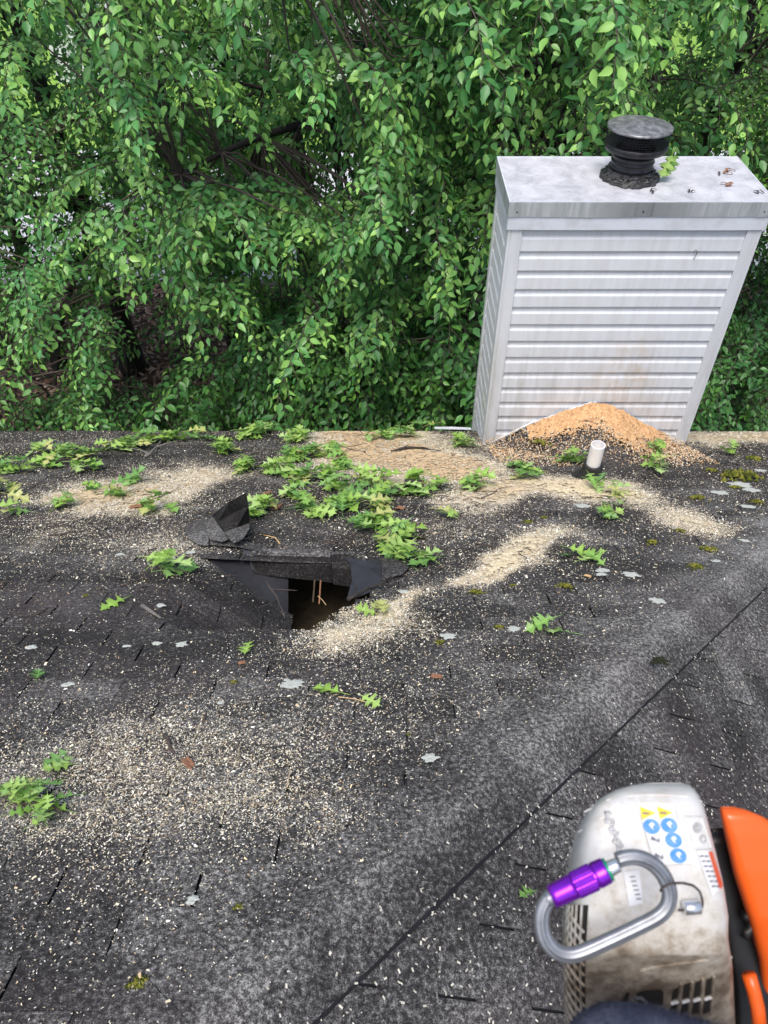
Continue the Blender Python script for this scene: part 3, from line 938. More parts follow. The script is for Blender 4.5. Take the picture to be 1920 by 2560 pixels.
# ================================================================== CHIMNEY
CX0, CX1, CY0, CY1, CZT = 0.835, 2.462, 4.85, 5.54, -0.555
chim = empty('chimney', (1.65, 5.2, -2.7), 'boxy chimney chase in grimy white vinyl siding at the roof edge', 'chimney')
core = MB().bbox((CX0 + .012, CY0 + .012, GZ), (CX1 - .012, CY1 - .012, CZT - .02)).build('core', M_TRIM, chim)
SP = 0.1385
def lap_prof(zb, zt):                     # dutch-lap profile from the butt up: (outwards, z)
    h = zt - zb
    return [(0.004, zb + .003), (0.018, zb - .001), (0.0195, zb + 0.004), (0.0165, zb + 0.60 * h), (0.0075, zb + 0.72 * h), (0.0035, zt + 0.007)]
def lap(name, p0, p1, out, zb, zt, clip=None, wob=0):
    p0, p1, out = np.asarray(p0, float), np.asarray(p1, float), np.asarray(out, float)
    V, F = [], []
    n = 9
    pr = lap_prof(zb, zt)
    for i in range(n + 1):
        t = i / n
        c = p0 + (p1 - p0) * t
        for (o_, z) in pr:
            zz = z + 0.0022 * (float(vnoise(t * 4, zb * 9, 3)) - .5)
            V.append(c + out * (o_ + 0.0022 * (float(vnoise(t * 5 + wob, zb * 7, 8)) - .5)) + np.array([0, 0, zz]))
    m = len(pr)
    for i in range(n):
        for j in range(m - 1): F.append((i * m + j, (i + 1) * m + j, (i + 1) * m + j + 1, i * m + j + 1))
    return mk(name, V, F, M_SIDING, chim)
ztop = -0.757
nc = 15
for k in range(nc):
    zt = ztop - k * SP
    lap('siding_panel', (CX0 + .07, CY0 + .006, 0), (CX1 - .07, CY0 + .006, 0), (0, -1, 0), zt - SP, zt)
for k in range(nc + 1):
    zt = ztop + 0.02 - k * SP
    lap('siding_panel', (CX0 + .006, CY1 - .05, 0), (CX0 + .006, CY0 + .05, 0), (-1, 0, 0), zt - SP, zt, wob=4)
    lap('siding_panel', (CX1 - .006, CY0 + .05, 0), (CX1 - .006, CY1 - .05, 0), (1, 0, 0), zt - SP, zt, wob=9)
def corner(x, y, sx, sy, wx=.074, wy=.052):
    mb = MB()
    mb.bbox(*[np.minimum((x, y - sy * .021, -3.2), (x + sx * wx, y + sy * .004, ztop + .05)), np.maximum((x, y - sy * .021, -3.2), (x + sx * wx, y + sy * .004, ztop + .05))])
    mb.bbox(*[np.minimum((x - sx * .021, y - sy * .0215, -3.2), (x + sx * .0, y + sy * wy, ztop + .05)), np.maximum((x - sx * .021, y - sy * .0215, -3.2), (x + sx * .0, y + sy * wy, ztop + .05))])
    mb.build('corner_post', M_SIDING, chim, bevel=.003)
corner(CX0, CY0, 1, 1); corner(CX1, CY0, -1, 1); corner(CX0, CY1, 1, -1); corner(CX1, CY1, -1, -1)
def wavy_band(name, z0, z1, off, mat, amp=.004):
    """a folded sheet band running round the four sides"""
    P = [(CX0 - off, CY0 - off), (CX1 + off, CY0 - off), (CX1 + off, CY1 + off), (CX0 - off, CY1 + off)]
    V, F = [], []
    ring = []
    for a, b in zip(P, P[1:] + P[:1]):
        for t in np.linspace(0, 1, 14)[:-1]:
            ring.append((a[0] + (b[0] - a[0]) * t, a[1] + (b[1] - a[1]) * t))
    n = len(ring)
    for j, z in enumerate((z1, z1 - .004, z0)):
        for i, (x, y) in enumerate(ring):
            dz = amp * (float(vnoise(i * .45, 1, 6 + int(off * 1e4))) - .5) if j == 2 else 0
            dn = amp * .6 * (float(vnoise(i * .5, 3, 2)) - .3) if j == 2 else 0
            cx, cy = (CX0 + CX1) / 2, (CY0 + CY1) / 2
            V.append((x + (x - cx) / abs(x - cx + 1e-9) * dn * (abs(abs(x - cx) - (CX1 - CX0) / 2) < .05), y + (y - cy) / abs(y - cy + 1e-9) * dn * (abs(abs(y - cy) - (CY1 - CY0) / 2) < .05), z + dz))
    for j in range(2):
        for i in range(n):
            F.append((j * n + i, j * n + (i + 1) % n, (j + 1) * n + (i + 1) % n, (j + 1) * n + i))
    o = mk(name, V, F, mat, chim)
    m = o.modifiers.new('solid', 'SOLIDIFY'); m.thickness = .003; m.offset = -1
    return o
wavy_band('trim_strip', -0.752, -0.735, .012, M_TRIM, .002)
wavy_band('fascia_band', -0.738, -0.648, .030, M_TRIM, .004)
wavy_band('cap_skirt', -0.650, CZT, .0345, M_GALV, .006)
# cap top: a slightly dished sheet
nx, ny = 34, 14
xs, ys = np.linspace(CX0 - .036, CX1 + .036, nx), np.linspace(CY0 - .036, CY1 + .036, ny)
Xg, Yg = np.meshgrid(xs, ys, indexing='ij')
ex = np.minimum(np.minimum(Xg - xs[0], xs[-1] - Xg), np.minimum(Yg - ys[0], ys[-1] - Yg))
Zg = CZT + 0.003 - 0.004 * np.clip(ex / .04, 0, 1) + 0.006 * (fbm(Xg * 3, Yg * 3, 5) - .5) * np.clip(ex / .1, 0, 1)
V = np.stack([Xg, Yg, Zg], -1).reshape(-1, 3)
F = np.array([(i * ny + j, (i + 1) * ny + j, (i + 1) * ny + j + 1, i * ny + j + 1) for i in range(nx - 1) for j in range(ny - 1)])
cap = mk('cap_sheet', V, F, M_CAP, chim, True)
mb = MB()
for a, b in (((CX0 - .037, CY0 - .037), (CX1 + .037, CY0 - .030)), ((CX0 - .037, CY1 + .030), (CX1 + .037, CY1 + .037)), ((CX0 - .037, CY0 - .029), (CX0 - .030, CY1 + .029)), ((CX1 + .030, CY0 - .029), (CX1 + .037, CY1 + .029))):
    mb.bbox((a[0], a[1], CZT - .003), (b[0], b[1], CZT + .0065))
mb.build('cap_rim', M_TRIM, cap)
for x in (CX0 + .02, 1.665, CX1 - .02):
    mb = MB()
    q = 10
    c = np.array([x, CY0 - .0355, -0.617 + .003 * (x > 1)])
    ring = [c + np.array([.0085 * math.cos(2 * math.pi * k / q), 0, .0085 * math.sin(2 * math.pi * k / q)]) for k in range(q)]
    tip = [c + (r_ - c) * .5 + np.array([0, -.006, 0]) for r_ in ring]
    mb.add(ring + tip, [(k, (k + 1) % q, q + (k + 1) % q, q + k) for k in range(q)] + [tuple(range(q, 2 * q))])
    mb.build('screw', M_SOOT, chim)
for x in (CX0 + .012, CX1 - .03):        # lapped corner pieces of the skirt
    MB().bbox((x - .045, CY0 - .0395, -.648), (x + .03, CY0 - .0355, CZT + .002)).build('skirt_lap', M_GALV, chim)
# flue
FX, FY = 1.650, 5.215
flue = MB().lathe((FX, FY, CZT), [(.137, -0.0087), (.137, 0.0740), (.141, 0.0783), (.141, 0.0853), (.137, 0.0896), (.137, 0.1114), (.142, 0.1140), (.142, 0.1192), (.137, 0.1227), (.137, 0.1436), (.140, 0.1479), (.140, 0.1549), (.130, 0.1583), (.130, 0.1870)], 40).build('flue_pipe', M_SOOT, chim, True)
MB().lathe((FX, FY, CZT), [(.178, -.004), (.196, .006), (.190, .022), (.165, .030), (.160, .044), (.150, .050), (.146, .062), (.137, .064)], 56, .16, 4).build('tar_collar', M_TAR, chim)
mb = MB()
for k in range(26):                       # crusts of old sealant on the collar
    th = random.uniform(0, 6.28); r_ = random.uniform(.15, .185)
    c = np.array([FX + r_ * math.cos(th), FY + r_ * math.sin(th), CZT + .062 - (r_ - .14) * .9])
    dth = random.uniform(.15, .5)
    mb.tube([np.array([FX + (r_ + random.uniform(-.012, .012)) * math.cos(th + q * dth), FY + (r_ + random.uniform(-.01, .01)) * math.sin(th + q * dth), c[2] + random.uniform(-.006, .008)]) for q in (0, .33, .66, 1)], [.003, .009, .007, .002], 5)
mb.build('sealant_crust', M_TAR, chim)['kind'] = 'stuff'
MB().lathe((FX, FY, CZT), [(.128, 0.1844), (.155, 0.1783), (.196, 0.1870), (.203, 0.2018), (.203, 0.2279), (.198, 0.2306), (.130, 0.1958)], 40).build('cage_pan', M_SOOT, flue, True)
mb = MB()
nw, z0, z1 = 64, .255 * .87, .372 * .87
for k in range(nw):
    th = 2 * math.pi * k / nw
    c, s_ = math.cos(th), math.sin(th)
    mb.tube([(FX + .2015 * c, FY + .2015 * s_, CZT + z0), (FX + .2015 * c, FY + .2015 * s_, CZT + z1)], .0014, 3, False)
for z in np.linspace(z0, z1, 8):
    mb.tube([(FX + .2015 * math.cos(2 * math.pi * k / 40), FY + .2015 * math.sin(2 * math.pi * k / 40), CZT + z) for k in range(41)], .0014, 3, False)
mb.build('spark_screen', M_SOOT, flue)
lid = MB().lathe((FX, FY, CZT), [(.198, 0.3149), (.208, 0.3167), (.208, 0.3271), (.200, 0.3306), (.12, 0.3393), (.06, 0.3497), (.02, 0.3558), (.0, 0.3567)], 44, .02, 12).build('rain_cap', simple('weathered_lid', (0.14, 0.14, 0.145), 0.42, 0.4, (0.42, 0.42, 0.43), 22, 0.85, 0.35, 30), flue, True)
MB().lathe((FX, FY, CZT), [(.0, 0.2175), (.09, 0.2175), (.09, 0.3132), (.0, 0.3149)], 20).build('baffle', M_SOOT, flue)
# flashing where the siding meets the little saddle roof
PKX, PKZ = 1.642, -2.150
def flash(x0, z0, x1, z1):
    mb = MB()
    d = np.array([x1 - x0, 0, z1 - z0]); L = np.linalg.norm(d); d /= L
    n_ = np.array([-d[2], 0, d[0]])
    for off, h, y in ((0.0, .013, .025), (.0105, .0045, .028)):
        a = np.array([x0, CY0, z0]) + n_ * off; b = a + d * L
        P = [a, b, b + n_ * h, a + n_ * h]
        mb.plate([p + np.array([0, -y, 0]) for p in P], (0, -1, 0), .02)
    mb.build('flashing', M_SIDING, chim)
flash(CX0 + .05, -2.56, 1.21, -2.345); flash(1.213, -2.348, PKX, PKZ)
flash(PKX + .002, PKZ, 2.05, -2.345); flash(2.053, -2.342, CX1 - .015, -2.575)
# hairline bits stuck to the front
MB().tube([(2.072, CY0 - .018, -0.898), (2.085, CY0 - .021, -0.880), (2.098, CY0 - .020, -0.892), (2.096, CY0 - .018, -0.93), (2.088, CY0 - .018, -0.948)], .0022, 4).build('dried_stem', M_TWIG, chim)

# saddle (cricket) behind the chimney
ny_, nx_ = 22, 40
V, dl = [], []
for i in range(nx_ + 1):
    x = CX0 - .02 + (CX1 - CX0 + .04) * i / nx_
    for j in range(ny_ + 1):
        y = 3.95 + (CY0 - 3.95) * j / ny_
        e = abs(x - PKX) / (PKX - CX0)
        zs = PKZ - 0.012 - e * 0.415 if True else 0
        zr = -TS * y
        z = max(zr - .03, zs + 0.05 * (float(fbm(x * 3, y * 3, 15)) - .5) * (1 - j / ny_))
        z = zr + (z - zr) * min(1, 1) if z > zr else zr - .03
        V.append((x, y - .004, z)); dl.append((x, y))
F = np.array([(i * (ny_ + 1) + j, (i + 1) * (ny_ + 1) + j, (i + 1) * (ny_ + 1) + j + 1, i * (ny_ + 1) + j + 1) for i in range(nx_) for j in range(ny_)])
dl = np.array(dl)
nv = len(V)
V = np.array(V)
saddle = mk('saddle', V, F, M_SHINGLE, roof, True, dict(tone=np.full(nv, .3), dust=np.clip(.35 + .4 * (dl[:, 0] - 1.2) * .5, .2, .9), wear_highlight=np.full(nv, .12)))
def saddle_z(x, y):
    e = np.sqrt(((x - PKX) / (PKX - CX0)) ** 2 + .02) - .10
    return np.maximum(PKZ - .012 - e * .415, -TS * y)
def surfS(x, y, h):
    return np.stack([x, y, saddle_z(x, y) + h * 1.3], -1)
def maskS(x, y):
    e = (x - PKX) / (PKX - CX0)
    back = (y - 4.85)
    m = 1.35 * np.exp(-((np.abs(e) - .0) / .85) ** 4) + 0.0 * x
    depth = np.where(e < 0, 0.20 + 0.16 * (1 + e), 0.30 + .20 * (1 - np.abs(e - .35)))
    m = m * np.clip(1.25 + back / depth, 0, 1.2) * np.where(e < -.62, .2, 1) * (saddle_z(x, y) > -TS * y - .001)
    n = fbm(x * 6, y * 6, 61)
    return m * (0.55 + .9 * n), np.full(x.shape, .95)
V, F, C_ = grid_drift('x', surfS, CX0 + .05, CX1 - .02, 3.95, CY0 - .03, .010, maskS, thick=.035, seed=3, thr=.46)
o = mk('orange_sawdust', V, F, M_DUST, attrs=dict(col=C_))
tag(o, 'orange sawdust heaped on the saddle against the chimney', 'sawdust', kind='stuff')
V, F, C_ = [], [], []
nch = 9500
x = rng.uniform(CX0, CX1, nch); y = rng.uniform(4.0, CY0 - .03, nch)
ky = rng.random(nch) < np.clip((y - 3.98 - .25 * fbm(x * 4, y * 4, 5)) / .35, 0, 1)
x, y = x[ky], y[ky]
nch = len(x)
z = saddle_z(x, y)
base = np.stack([x, y, z + .014 + rng.uniform(0, .006, nch)], -1)
t = rng.normal(0, 1, (nch, 3)) * (1, 1, .5); t /= np.linalg.norm(t, axis=1)[:, None]
b = np.cross(t, [0, 0, 1]); b /= np.linalg.norm(b, axis=1)[:, None]
ln = rng.uniform(.003, .008, nch)[:, None]
V = np.stack([base - t * ln - b * ln * .4, base + t * ln - b * ln * .4, base + t * ln + b * ln * .4, base - t * ln + b * ln * .4], 1).reshape(-1, 3)
pal = np.array([(.62, .38, .18), (.70, .50, .30), (.72, .64, .5)])
C_ = np.repeat(pal[rng.integers(0, 3, nch)] * rng.uniform(.6, 1.1, nch)[:, None], 4, 0)
o = mk('orange_sawdust_chips', V, np.arange(4 * nch).reshape(-1, 4), M_CHIP, attrs=dict(col=C_))
tag(o, 'orange wood chips scattered on the saddle before the chimney', 'wood chips', kind='stuff')

# vent pipe
vx, vs = roof_xs(1474, 1196)
vb = A(vx, vs, .004)
vent = empty('vent_pipe', vb, 'short white plastic vent pipe in a black rubber boot before the chimney', 'vent pipe')
vt = 0.047
MB().lathe(vb, [(.13, -.03), (.10, .012), (.072, .05), (.062, .115), (.064, .128), (.050, .134)], 28, .05, 3).build('rubber_boot', M_RUBBER, vent, True)
MB().lathe(vb, [(vt, -.05), (vt, .294)], 32).lathe(vb, [(vt, .294), (vt - .0065, .2945)], 32).lathe(vb, [(vt - .0065, .2945), (vt - .0065, .06), (.0, .06)], 32).build('pipe', M_PVC, vent, True)

# white drip-edge metal sticking out left of the chimney
def atz(px, py, z):
    r_ = rays(np.float64(px), np.float64(py)); return CAM + r_ * ((z - CAM[2]) / r_[2])
e0, e1 = atz(1086, 1070, -2.80), atz(1177, 1072, -2.80)
mb = MB()
mb.tube([e0, (e0 + e1) / 2 + np.array([0, 0, .006]), e1], 1.0, profile=[(-.016, -.004), (.016, -.004), (.016, .004), (-.016, .004)])
mb.tube([e0 + np.array([.0, -.022, .012]), e1 + np.array([0, -.022, .012])], 1.0, profile=[(-.006, -.003), (.006, -.003), (.006, .003), (-.006, .003)])
tag(mb.build('drip_edge', M_TRIM), 'loose strip of white drip-edge metal at the eave left of the chimney', 'metal strip')

# ================================================================== FALLEN OAK LEAVES AND TWIGS
OUT = [(0, .012), (.07, .03), (.13, .15), (.21, .25), (.22, .14), (.25, .07), (.33, .06), (.42, .24), (.52, .37), (.50, .24), (.58, .26), (.54, .12), (.60, .07), (.68, .12), (.78, .27), (.79, .15), (.86, .15), (.87, .05), (1.0, .0)]
def oak_mesh(i):
    r_ = np.random.default_rng(100 + i)
    fold, curl, tw = r_.uniform(.05, .38), r_.uniform(-.25, .5), r_.uniform(-.35, .35)
    wsc = r_.uniform(.85, 1.15)
    V, F = [], []
    root = np.linspace(.02, .98, len(OUT))
    def bend(x, y):
        z = fold * abs(x) - curl * (y - .3) ** 2 + tw * x * y + .05 * math.sin(9 * y + i) * abs(x) * 2
        return (x, y, z)
    for sgn in (-1, 1):
        n0 = len(V)
        jit = r_.uniform(.85, 1.15, len(OUT))
        for (u, v), rr, jj_ in zip(OUT, root, jit):
            V.append(bend(sgn * v * wsc * jj_, u)); V.append(bend(0, rr))
        for k in range(len(OUT) - 1):
            a = n0 + 2 * k
            q = (a, a + 1, a + 3, a + 2)
            F.append(q if sgn < 0 else q[::-1])
    st = MB().tube([(0, .03, 0), (0, -.15, -.01), (.02, -.34, -.03)], .011, 4)
    n0 = len(V)
    V += st.v; F += [tuple(q + n0 for q in f) for f in st.f]
    base = np.array([(.26, .43, .08), (.31, .48, .11), (.20, .37, .08), (.36, .53, .14), (.26, .44, .14), (.45, .47, .17), (.14, .29, .08), (.38, .54, .19)][i % 8])
    C_ = np.array([base * (1.25 if abs(v[0]) < .02 else r_.uniform(.85, 1.12)) for v in V])
    return mesh_data('oak_leaf', V, F, M_OAK, True, dict(col=C_))
OAK = [oak_mesh(i) for i in range(16)]
def frame(p, t, n):
    t = np.asarray(t, float); t = t / np.linalg.norm(t)
    n = np.asarray(n, float); n = n - t * (n @ t); n /= np.linalg.norm(n)
    x = np.cross(t, n)
    return Matrix(((x[0], t[0], n[0], p[0]), (x[1], t[1], n[1], p[1]), (x[2], t[2], n[2], p[2]), (0, 0, 0, 1)))
def oak_leaf_obj(parent, p, t, n, size, kind=None):
    me = OAK[random.randrange(16) if kind is None else kind]
    o = bpy.data.objects.new('leaf', me)
    col.objects.link(o)
    o.matrix_basis = frame(p, t, n) @ Matrix.Scale(size, 4)
    setp(o, parent)
    return o
E2 = np.array([0, CS, -SS])
def sprig(px, py, n, spread, label, group=None, size=(.10, .145), h=.03, twig=.18, loc=None, az=None, yellow=False, stretch=1.0):
    if loc is None:
        x, s = roof_xs(px, py)
        P = A(x, s, dispA(x, s) + .006)
    else: P = np.asarray(loc, float)
    e = empty('oak_sprig', P, label, 'leaves', group)
    a0 = random.uniform(0, 6.28) if az is None else az
    td = rt * math.cos(a0) + E2 * math.sin(a0)
    if twig:
        pts = [P + td * twig * q + NA * (.010 + .012 * math.sin(3 * q + a0)) + np.cross(NA, td) * .02 * math.sin(4 * q) for q in np.linspace(-.6, .9, 6)]
        MB().tube(pts, [.0032, .003, .0028, .0024, .002, .0016], 5).build('twig', M_TWIG, e)
    for k in range(n):
        u = random.uniform(-1, 1)
        c = P + td * spread * u * stretch + np.cross(NA, td) * random.uniform(-.45, .45) * spread + NA * (.012 + h * random.random() * (1 - .5 * abs(u)))
        az_ = random.uniform(0, 6.28)
        t = rt * math.cos(az_) + E2 * math.sin(az_) * .9 + NA * random.uniform(-.30, .42)
        nn = NA + rt * random.uniform(-.55, .55) + E2 * random.uniform(-.65, .35)
        sz = random.uniform(*size)
        c = c + NA * max(0, -(t @ NA) * sz * .6)
        kd = random.choice((5, 13)) if (yellow and random.random() < .6) else random.choice([i for i in range(16) if i % 8 != 5] + [5])
        oak_leaf_obj(e, c - t / np.linalg.norm(t) * sz * .35, t, nn, sz, kd)
    return e
SPRIGS = [
 (60, 1178, 15, .20, 'big oak leaf heap at the left picture edge below the eave'),
 (125, 1138, 9, .16, 'oak leaf tuft on bare shingles at the far left, nearest that corner of the eave'),
 (195, 1150, 9, .13, 'oak leaves bridging the left-edge heap and the long leafy branch'),
 (215, 1180, 5, .07, 'small oak leaf tuft just under the left leafy branch'),
 (310, 1128, 12, .16, 'dense oak leaves along the lower end of the grey-barked branch at left'),
 (375, 1108, 11, .15, 'oak leaves around the fork of the grey-barked branch at left'),
 (470, 1103, 10, .17, 'flat oak leaf spray right of the grey-barked branch'),
 (560, 1135, 11, .10, 'drooping round oak leaf bunch above the left sawdust patch'),
 (640, 1092, 15, .18, 'wide oak leaf spray touching the eave left of centre'),
 (745, 1105, 12, .10, 'tall oak leaf pile near the eave above the hole'),
 (760, 1150, 16, .15, 'thickest oak leaf pile, midway between eave and hole'),
 (830, 1143, 7, .10, 'oak leaves right beside the thickest leaf pile'),
 (615, 1180, 10, .11, 'pale oak leaf bunch left of the white bark chip'),
 (705, 1190, 11, .12, 'oak leaf bunch with hanging stalks above the lifted shingles'),
 (770, 1205, 7, .08, 'oak leaves lying against the small white chip'),
 (845, 1178, 8, .10, 'oak leaves on dark shingles left of the broad orange sawdust'),
 (815, 1203, 5, .06, 'single star-shaped oak leaf group on dark shingle above the hole'),
 (750, 1250, 9, .09, 'oak leaf bunch on black shingle, upper left above the hole'),
 (850, 1230, 6, .09, 'sparse oak leaves on a curved stalk above the hole'),
 (925, 1215, 9, .11, 'oak leaves beside the dark log chunk'),
 (785, 1285, 8, .11, 'flat feathery oak leaf spray just above the folded shingle edge'),
 (865, 1275, 12, .13, 'bright oak leaf spray in the middle above the hole'),
 (945, 1265, 10, .11, 'shaded oak leaf bunch above the right end of the hole'),
 (1010, 1240, 10, .12, 'oak leaves in front of the dark log chunk'),
 (1045, 1212, 6, .07, 'oak leaf tuft on top of the log chunk'),
 (1095, 1228, 4, .06, 'pale upright oak leaves at the sawdust right of the log chunk'),
 (1190, 1222, 9, .10, 'dark spiky oak leaf tuft in sawdust right of the log chunk'),
 (930, 1322, 11, .11, 'oak leaf bunch starting the trail that runs down past the hole'),
 (985, 1355, 12, .13, 'middle oak leaf bunch of the trail right of the hole'),
 (1030, 1400, 10, .10, 'lowest oak leaf bunch of the trail right of the hole'),
 (650, 1288, 10, .09, 'oak leaves next to the lifted shingle flap and red bark piece'),
 (395, 1282, 7, .09, 'spread oak leaves below the left sawdust patch'),
 (425, 1432, 6, .09, 'curled oak leaf bunch alone on dark shingles left of the hole'),
 (345, 1212, 2, .04, 'one broad oak leaf on the left sawdust patch'),
 (225, 1231, 2, .05, 'thin oak leaf at the left end of the left sawdust patch'),
 (298, 1246, 4, .05, 'small dark oak tuft in the middle of the left sawdust patch'),
 (160, 1270, 4, .07, 'withered oak leaves below the left sawdust patch'),
 (15, 1240, 5, .08, 'yellowing oak leaves at the left picture edge above bare shingles'),
 (50, 1288, 3, .06, 'small yellow oak scrap at left above the slotted shingles'),
 (940, 1103, 7, .12, 'oak leaves in the orange sawdust near the eave'),
 (1010, 1097, 8, .10, 'bright oak leaves by the eave beside the dark stick'),
 (1055, 1078, 5, .10, 'oak leaves lying on the eave beside the drip-edge metal'),
 (1155, 1120, 9, .09, 'oak leaves between the dark stick and the chimney corner'),
 (1275, 1105, 5, .07, 'dark oak leaves in shade at the chimney foot, left'),
 (1378, 1092, 6, .06, 'oak leaves behind the split stick on the saddle'),
 (1483, 1086, 4, .05, 'oak leaves on grey lichen in the middle of the saddle'),
 (1435, 1160, 9, .10, 'dark oak leaf bunch just left of the vent pipe'),
 (1310, 1198, 7, .09, 'oak leaf bunch left of the vent pipe above pale sawdust'),
 (1290, 1172, 4, .06, 'small oak leaves above the bunch left of the vent pipe'),
 (1500, 1232, 5, .12, 'pale oak twig with loose leaves in front of the vent pipe'),
 (1640, 1176, 6, .14, 'long low oak leaf spray right of the vent pipe'),
 (1640, 1138, 4, .06, 'oak scraps at the right foot of the chimney'),
 (1830, 1140, 3, .05, 'small oak leaf by the moss at the right edge of the roof'),
 (1520, 1298, 4, .06, 'dark oak leaf tuft alone below the vent pipe sawdust'),
 (1555, 1270, 3, .05, 'faint yellow oak leaf on sawdust below the vent pipe'),
 (1120, 1300, 2, .04, 'shrunken oak leaf on dark roof right of the leaf trail'),
]
for (px, py, n, sp_, lab) in SPRIGS:
    sprig(px, py, int(n * (2.1 if py < 1160 and px < 800 else 1.6)), sp_, lab, 'fallen oak sprigs on the roof', size=(.12, .17), h=.10, yellow=('yellow' in lab or 'wither' in lab))
sprig(1445, 1400, 5, .10, 'flat oak sprig beside the lower right sawdust streak', 'fallen oak sprigs on the roof', (.11, .14), .01, .14)
sprig(1372, 1578, 4, .07, 'dark green oak sprig among lichen spots right of centre', 'fallen oak sprigs on the roof', (.10, .12), .01, .08)
sprig(940, 1528, 4, .05, 'wilted brown and green oak leaf on the rim of the hole', 'fallen oak sprigs on the roof', (.09, .11), .03, .05, yellow=True)
sprig(705, 1543, 3, .05, 'pale oak leaves at the bottom corner of the hole', 'fallen oak sprigs on the roof', (.06, .08), .03, .1)
sprig(620, 1630, 1, .0, 'tiny pale oak leaf on shingles below the hole', 'fallen oak sprigs on the roof', (.085, .09), .0, 0)
sprig(95, 1703, 1, .0, 'small lone oak leaf on plain shingles at left', 'fallen oak sprigs on the roof', (.075, .08), .0, 0)
sprig(1322, 2247, 1, .0, 'narrow oak leaf on bare roof beside the chainsaw', 'fallen oak sprigs on the roof', (.05, .055), .0, 0)
sprig(85, 2025, 28, .105, 'large oak leaf bunch on sawdusty shingles at lower left', 'fallen oak sprigs on the roof', (.055, .088), .06, .15, yellow=False)
sprig(160, 1925, 3, .035, 'folded oak leaf just above the lower left bunch', 'fallen oak sprigs on the roof', (.07, .08), .02, .0)
# single leaves laid by hand: (stalk px) -> (tip px)
def laid_leaf(lab, pairs, stalk=None, size=None):
    x, s = roof_xs(*pairs[0][0])
    P0 = A(x, s, dispA(x, s) + .008)
    e = empty('oak_leaf_pair' if len(pairs) > 1 else 'oak_leaf', P0, lab, 'leaf', 'fallen oak sprigs on the roof')
    for k, (a, b) in enumerate(pairs):
        xa, sa = roof_xs(*a); xb, sb = roof_xs(*b)
        pa, pb = A(xa, sa, dispA(xa, sa) + .018), A(xb, sb, dispA(xb, sb) + .014)
        oak_leaf_obj(e, pa, pb - pa, NA + rt * .25 * (-1) ** k - E2 * .3, np.linalg.norm(pb - pa) * 1.05, (0, 3, 1, 4)[k])
    if stalk:
        pts = [at(px, py, .014) for px, py in stalk]
        MB().tube(pts, .0018, 4).build('stalk', M_WOOD, e)
laid_leaf('pair of pale oak leaves on one stalk in the bare middle of the roof', [((850, 1743), (780, 1725)), ((905, 1752), (950, 1775))], [(845, 1742), (870, 1745), (890, 1748), (912, 1754)])
laid_leaf('curled pale oak leaf lying on dark shingles left of the hole lip', [((312, 1505), (252, 1530))])
laid_leaf('oak leaf caught on broken twigs inside the hole', [((775, 1502), (798, 1478)), ((838, 1512), (812, 1520))], [(795, 1490), (806, 1500), (815, 1512)])
# leaves caught on the chimney cap beside the flue
fp = np.array([FX + .20, FY - .05, CZT + .17])
e = empty('oak_sprig', (FX + .2, FY - .05, CZT), 'oak leaves hanging from the flue cage on the chimney cap', 'leaves', 'fallen oak sprigs on the roof')
for k in range(5):
    t = np.array([random.uniform(-.35, .25), random.uniform(-.3, .1), -1])
    oak_leaf_obj(e, fp + np.array([random.uniform(-.02, .06), random.uniform(-.03, .03), random.uniform(-.03, .02)]), t, (random.uniform(-.5, .5), -1, .2), random.uniform(.11, .15), k)
MB().tube([fp + np.array([0, .02, .05]), fp + np.array([.01, 0, -.02]), fp + np.array([.02, 0, -.1])], .0022, 4).build('twig', M_TWIG, e)

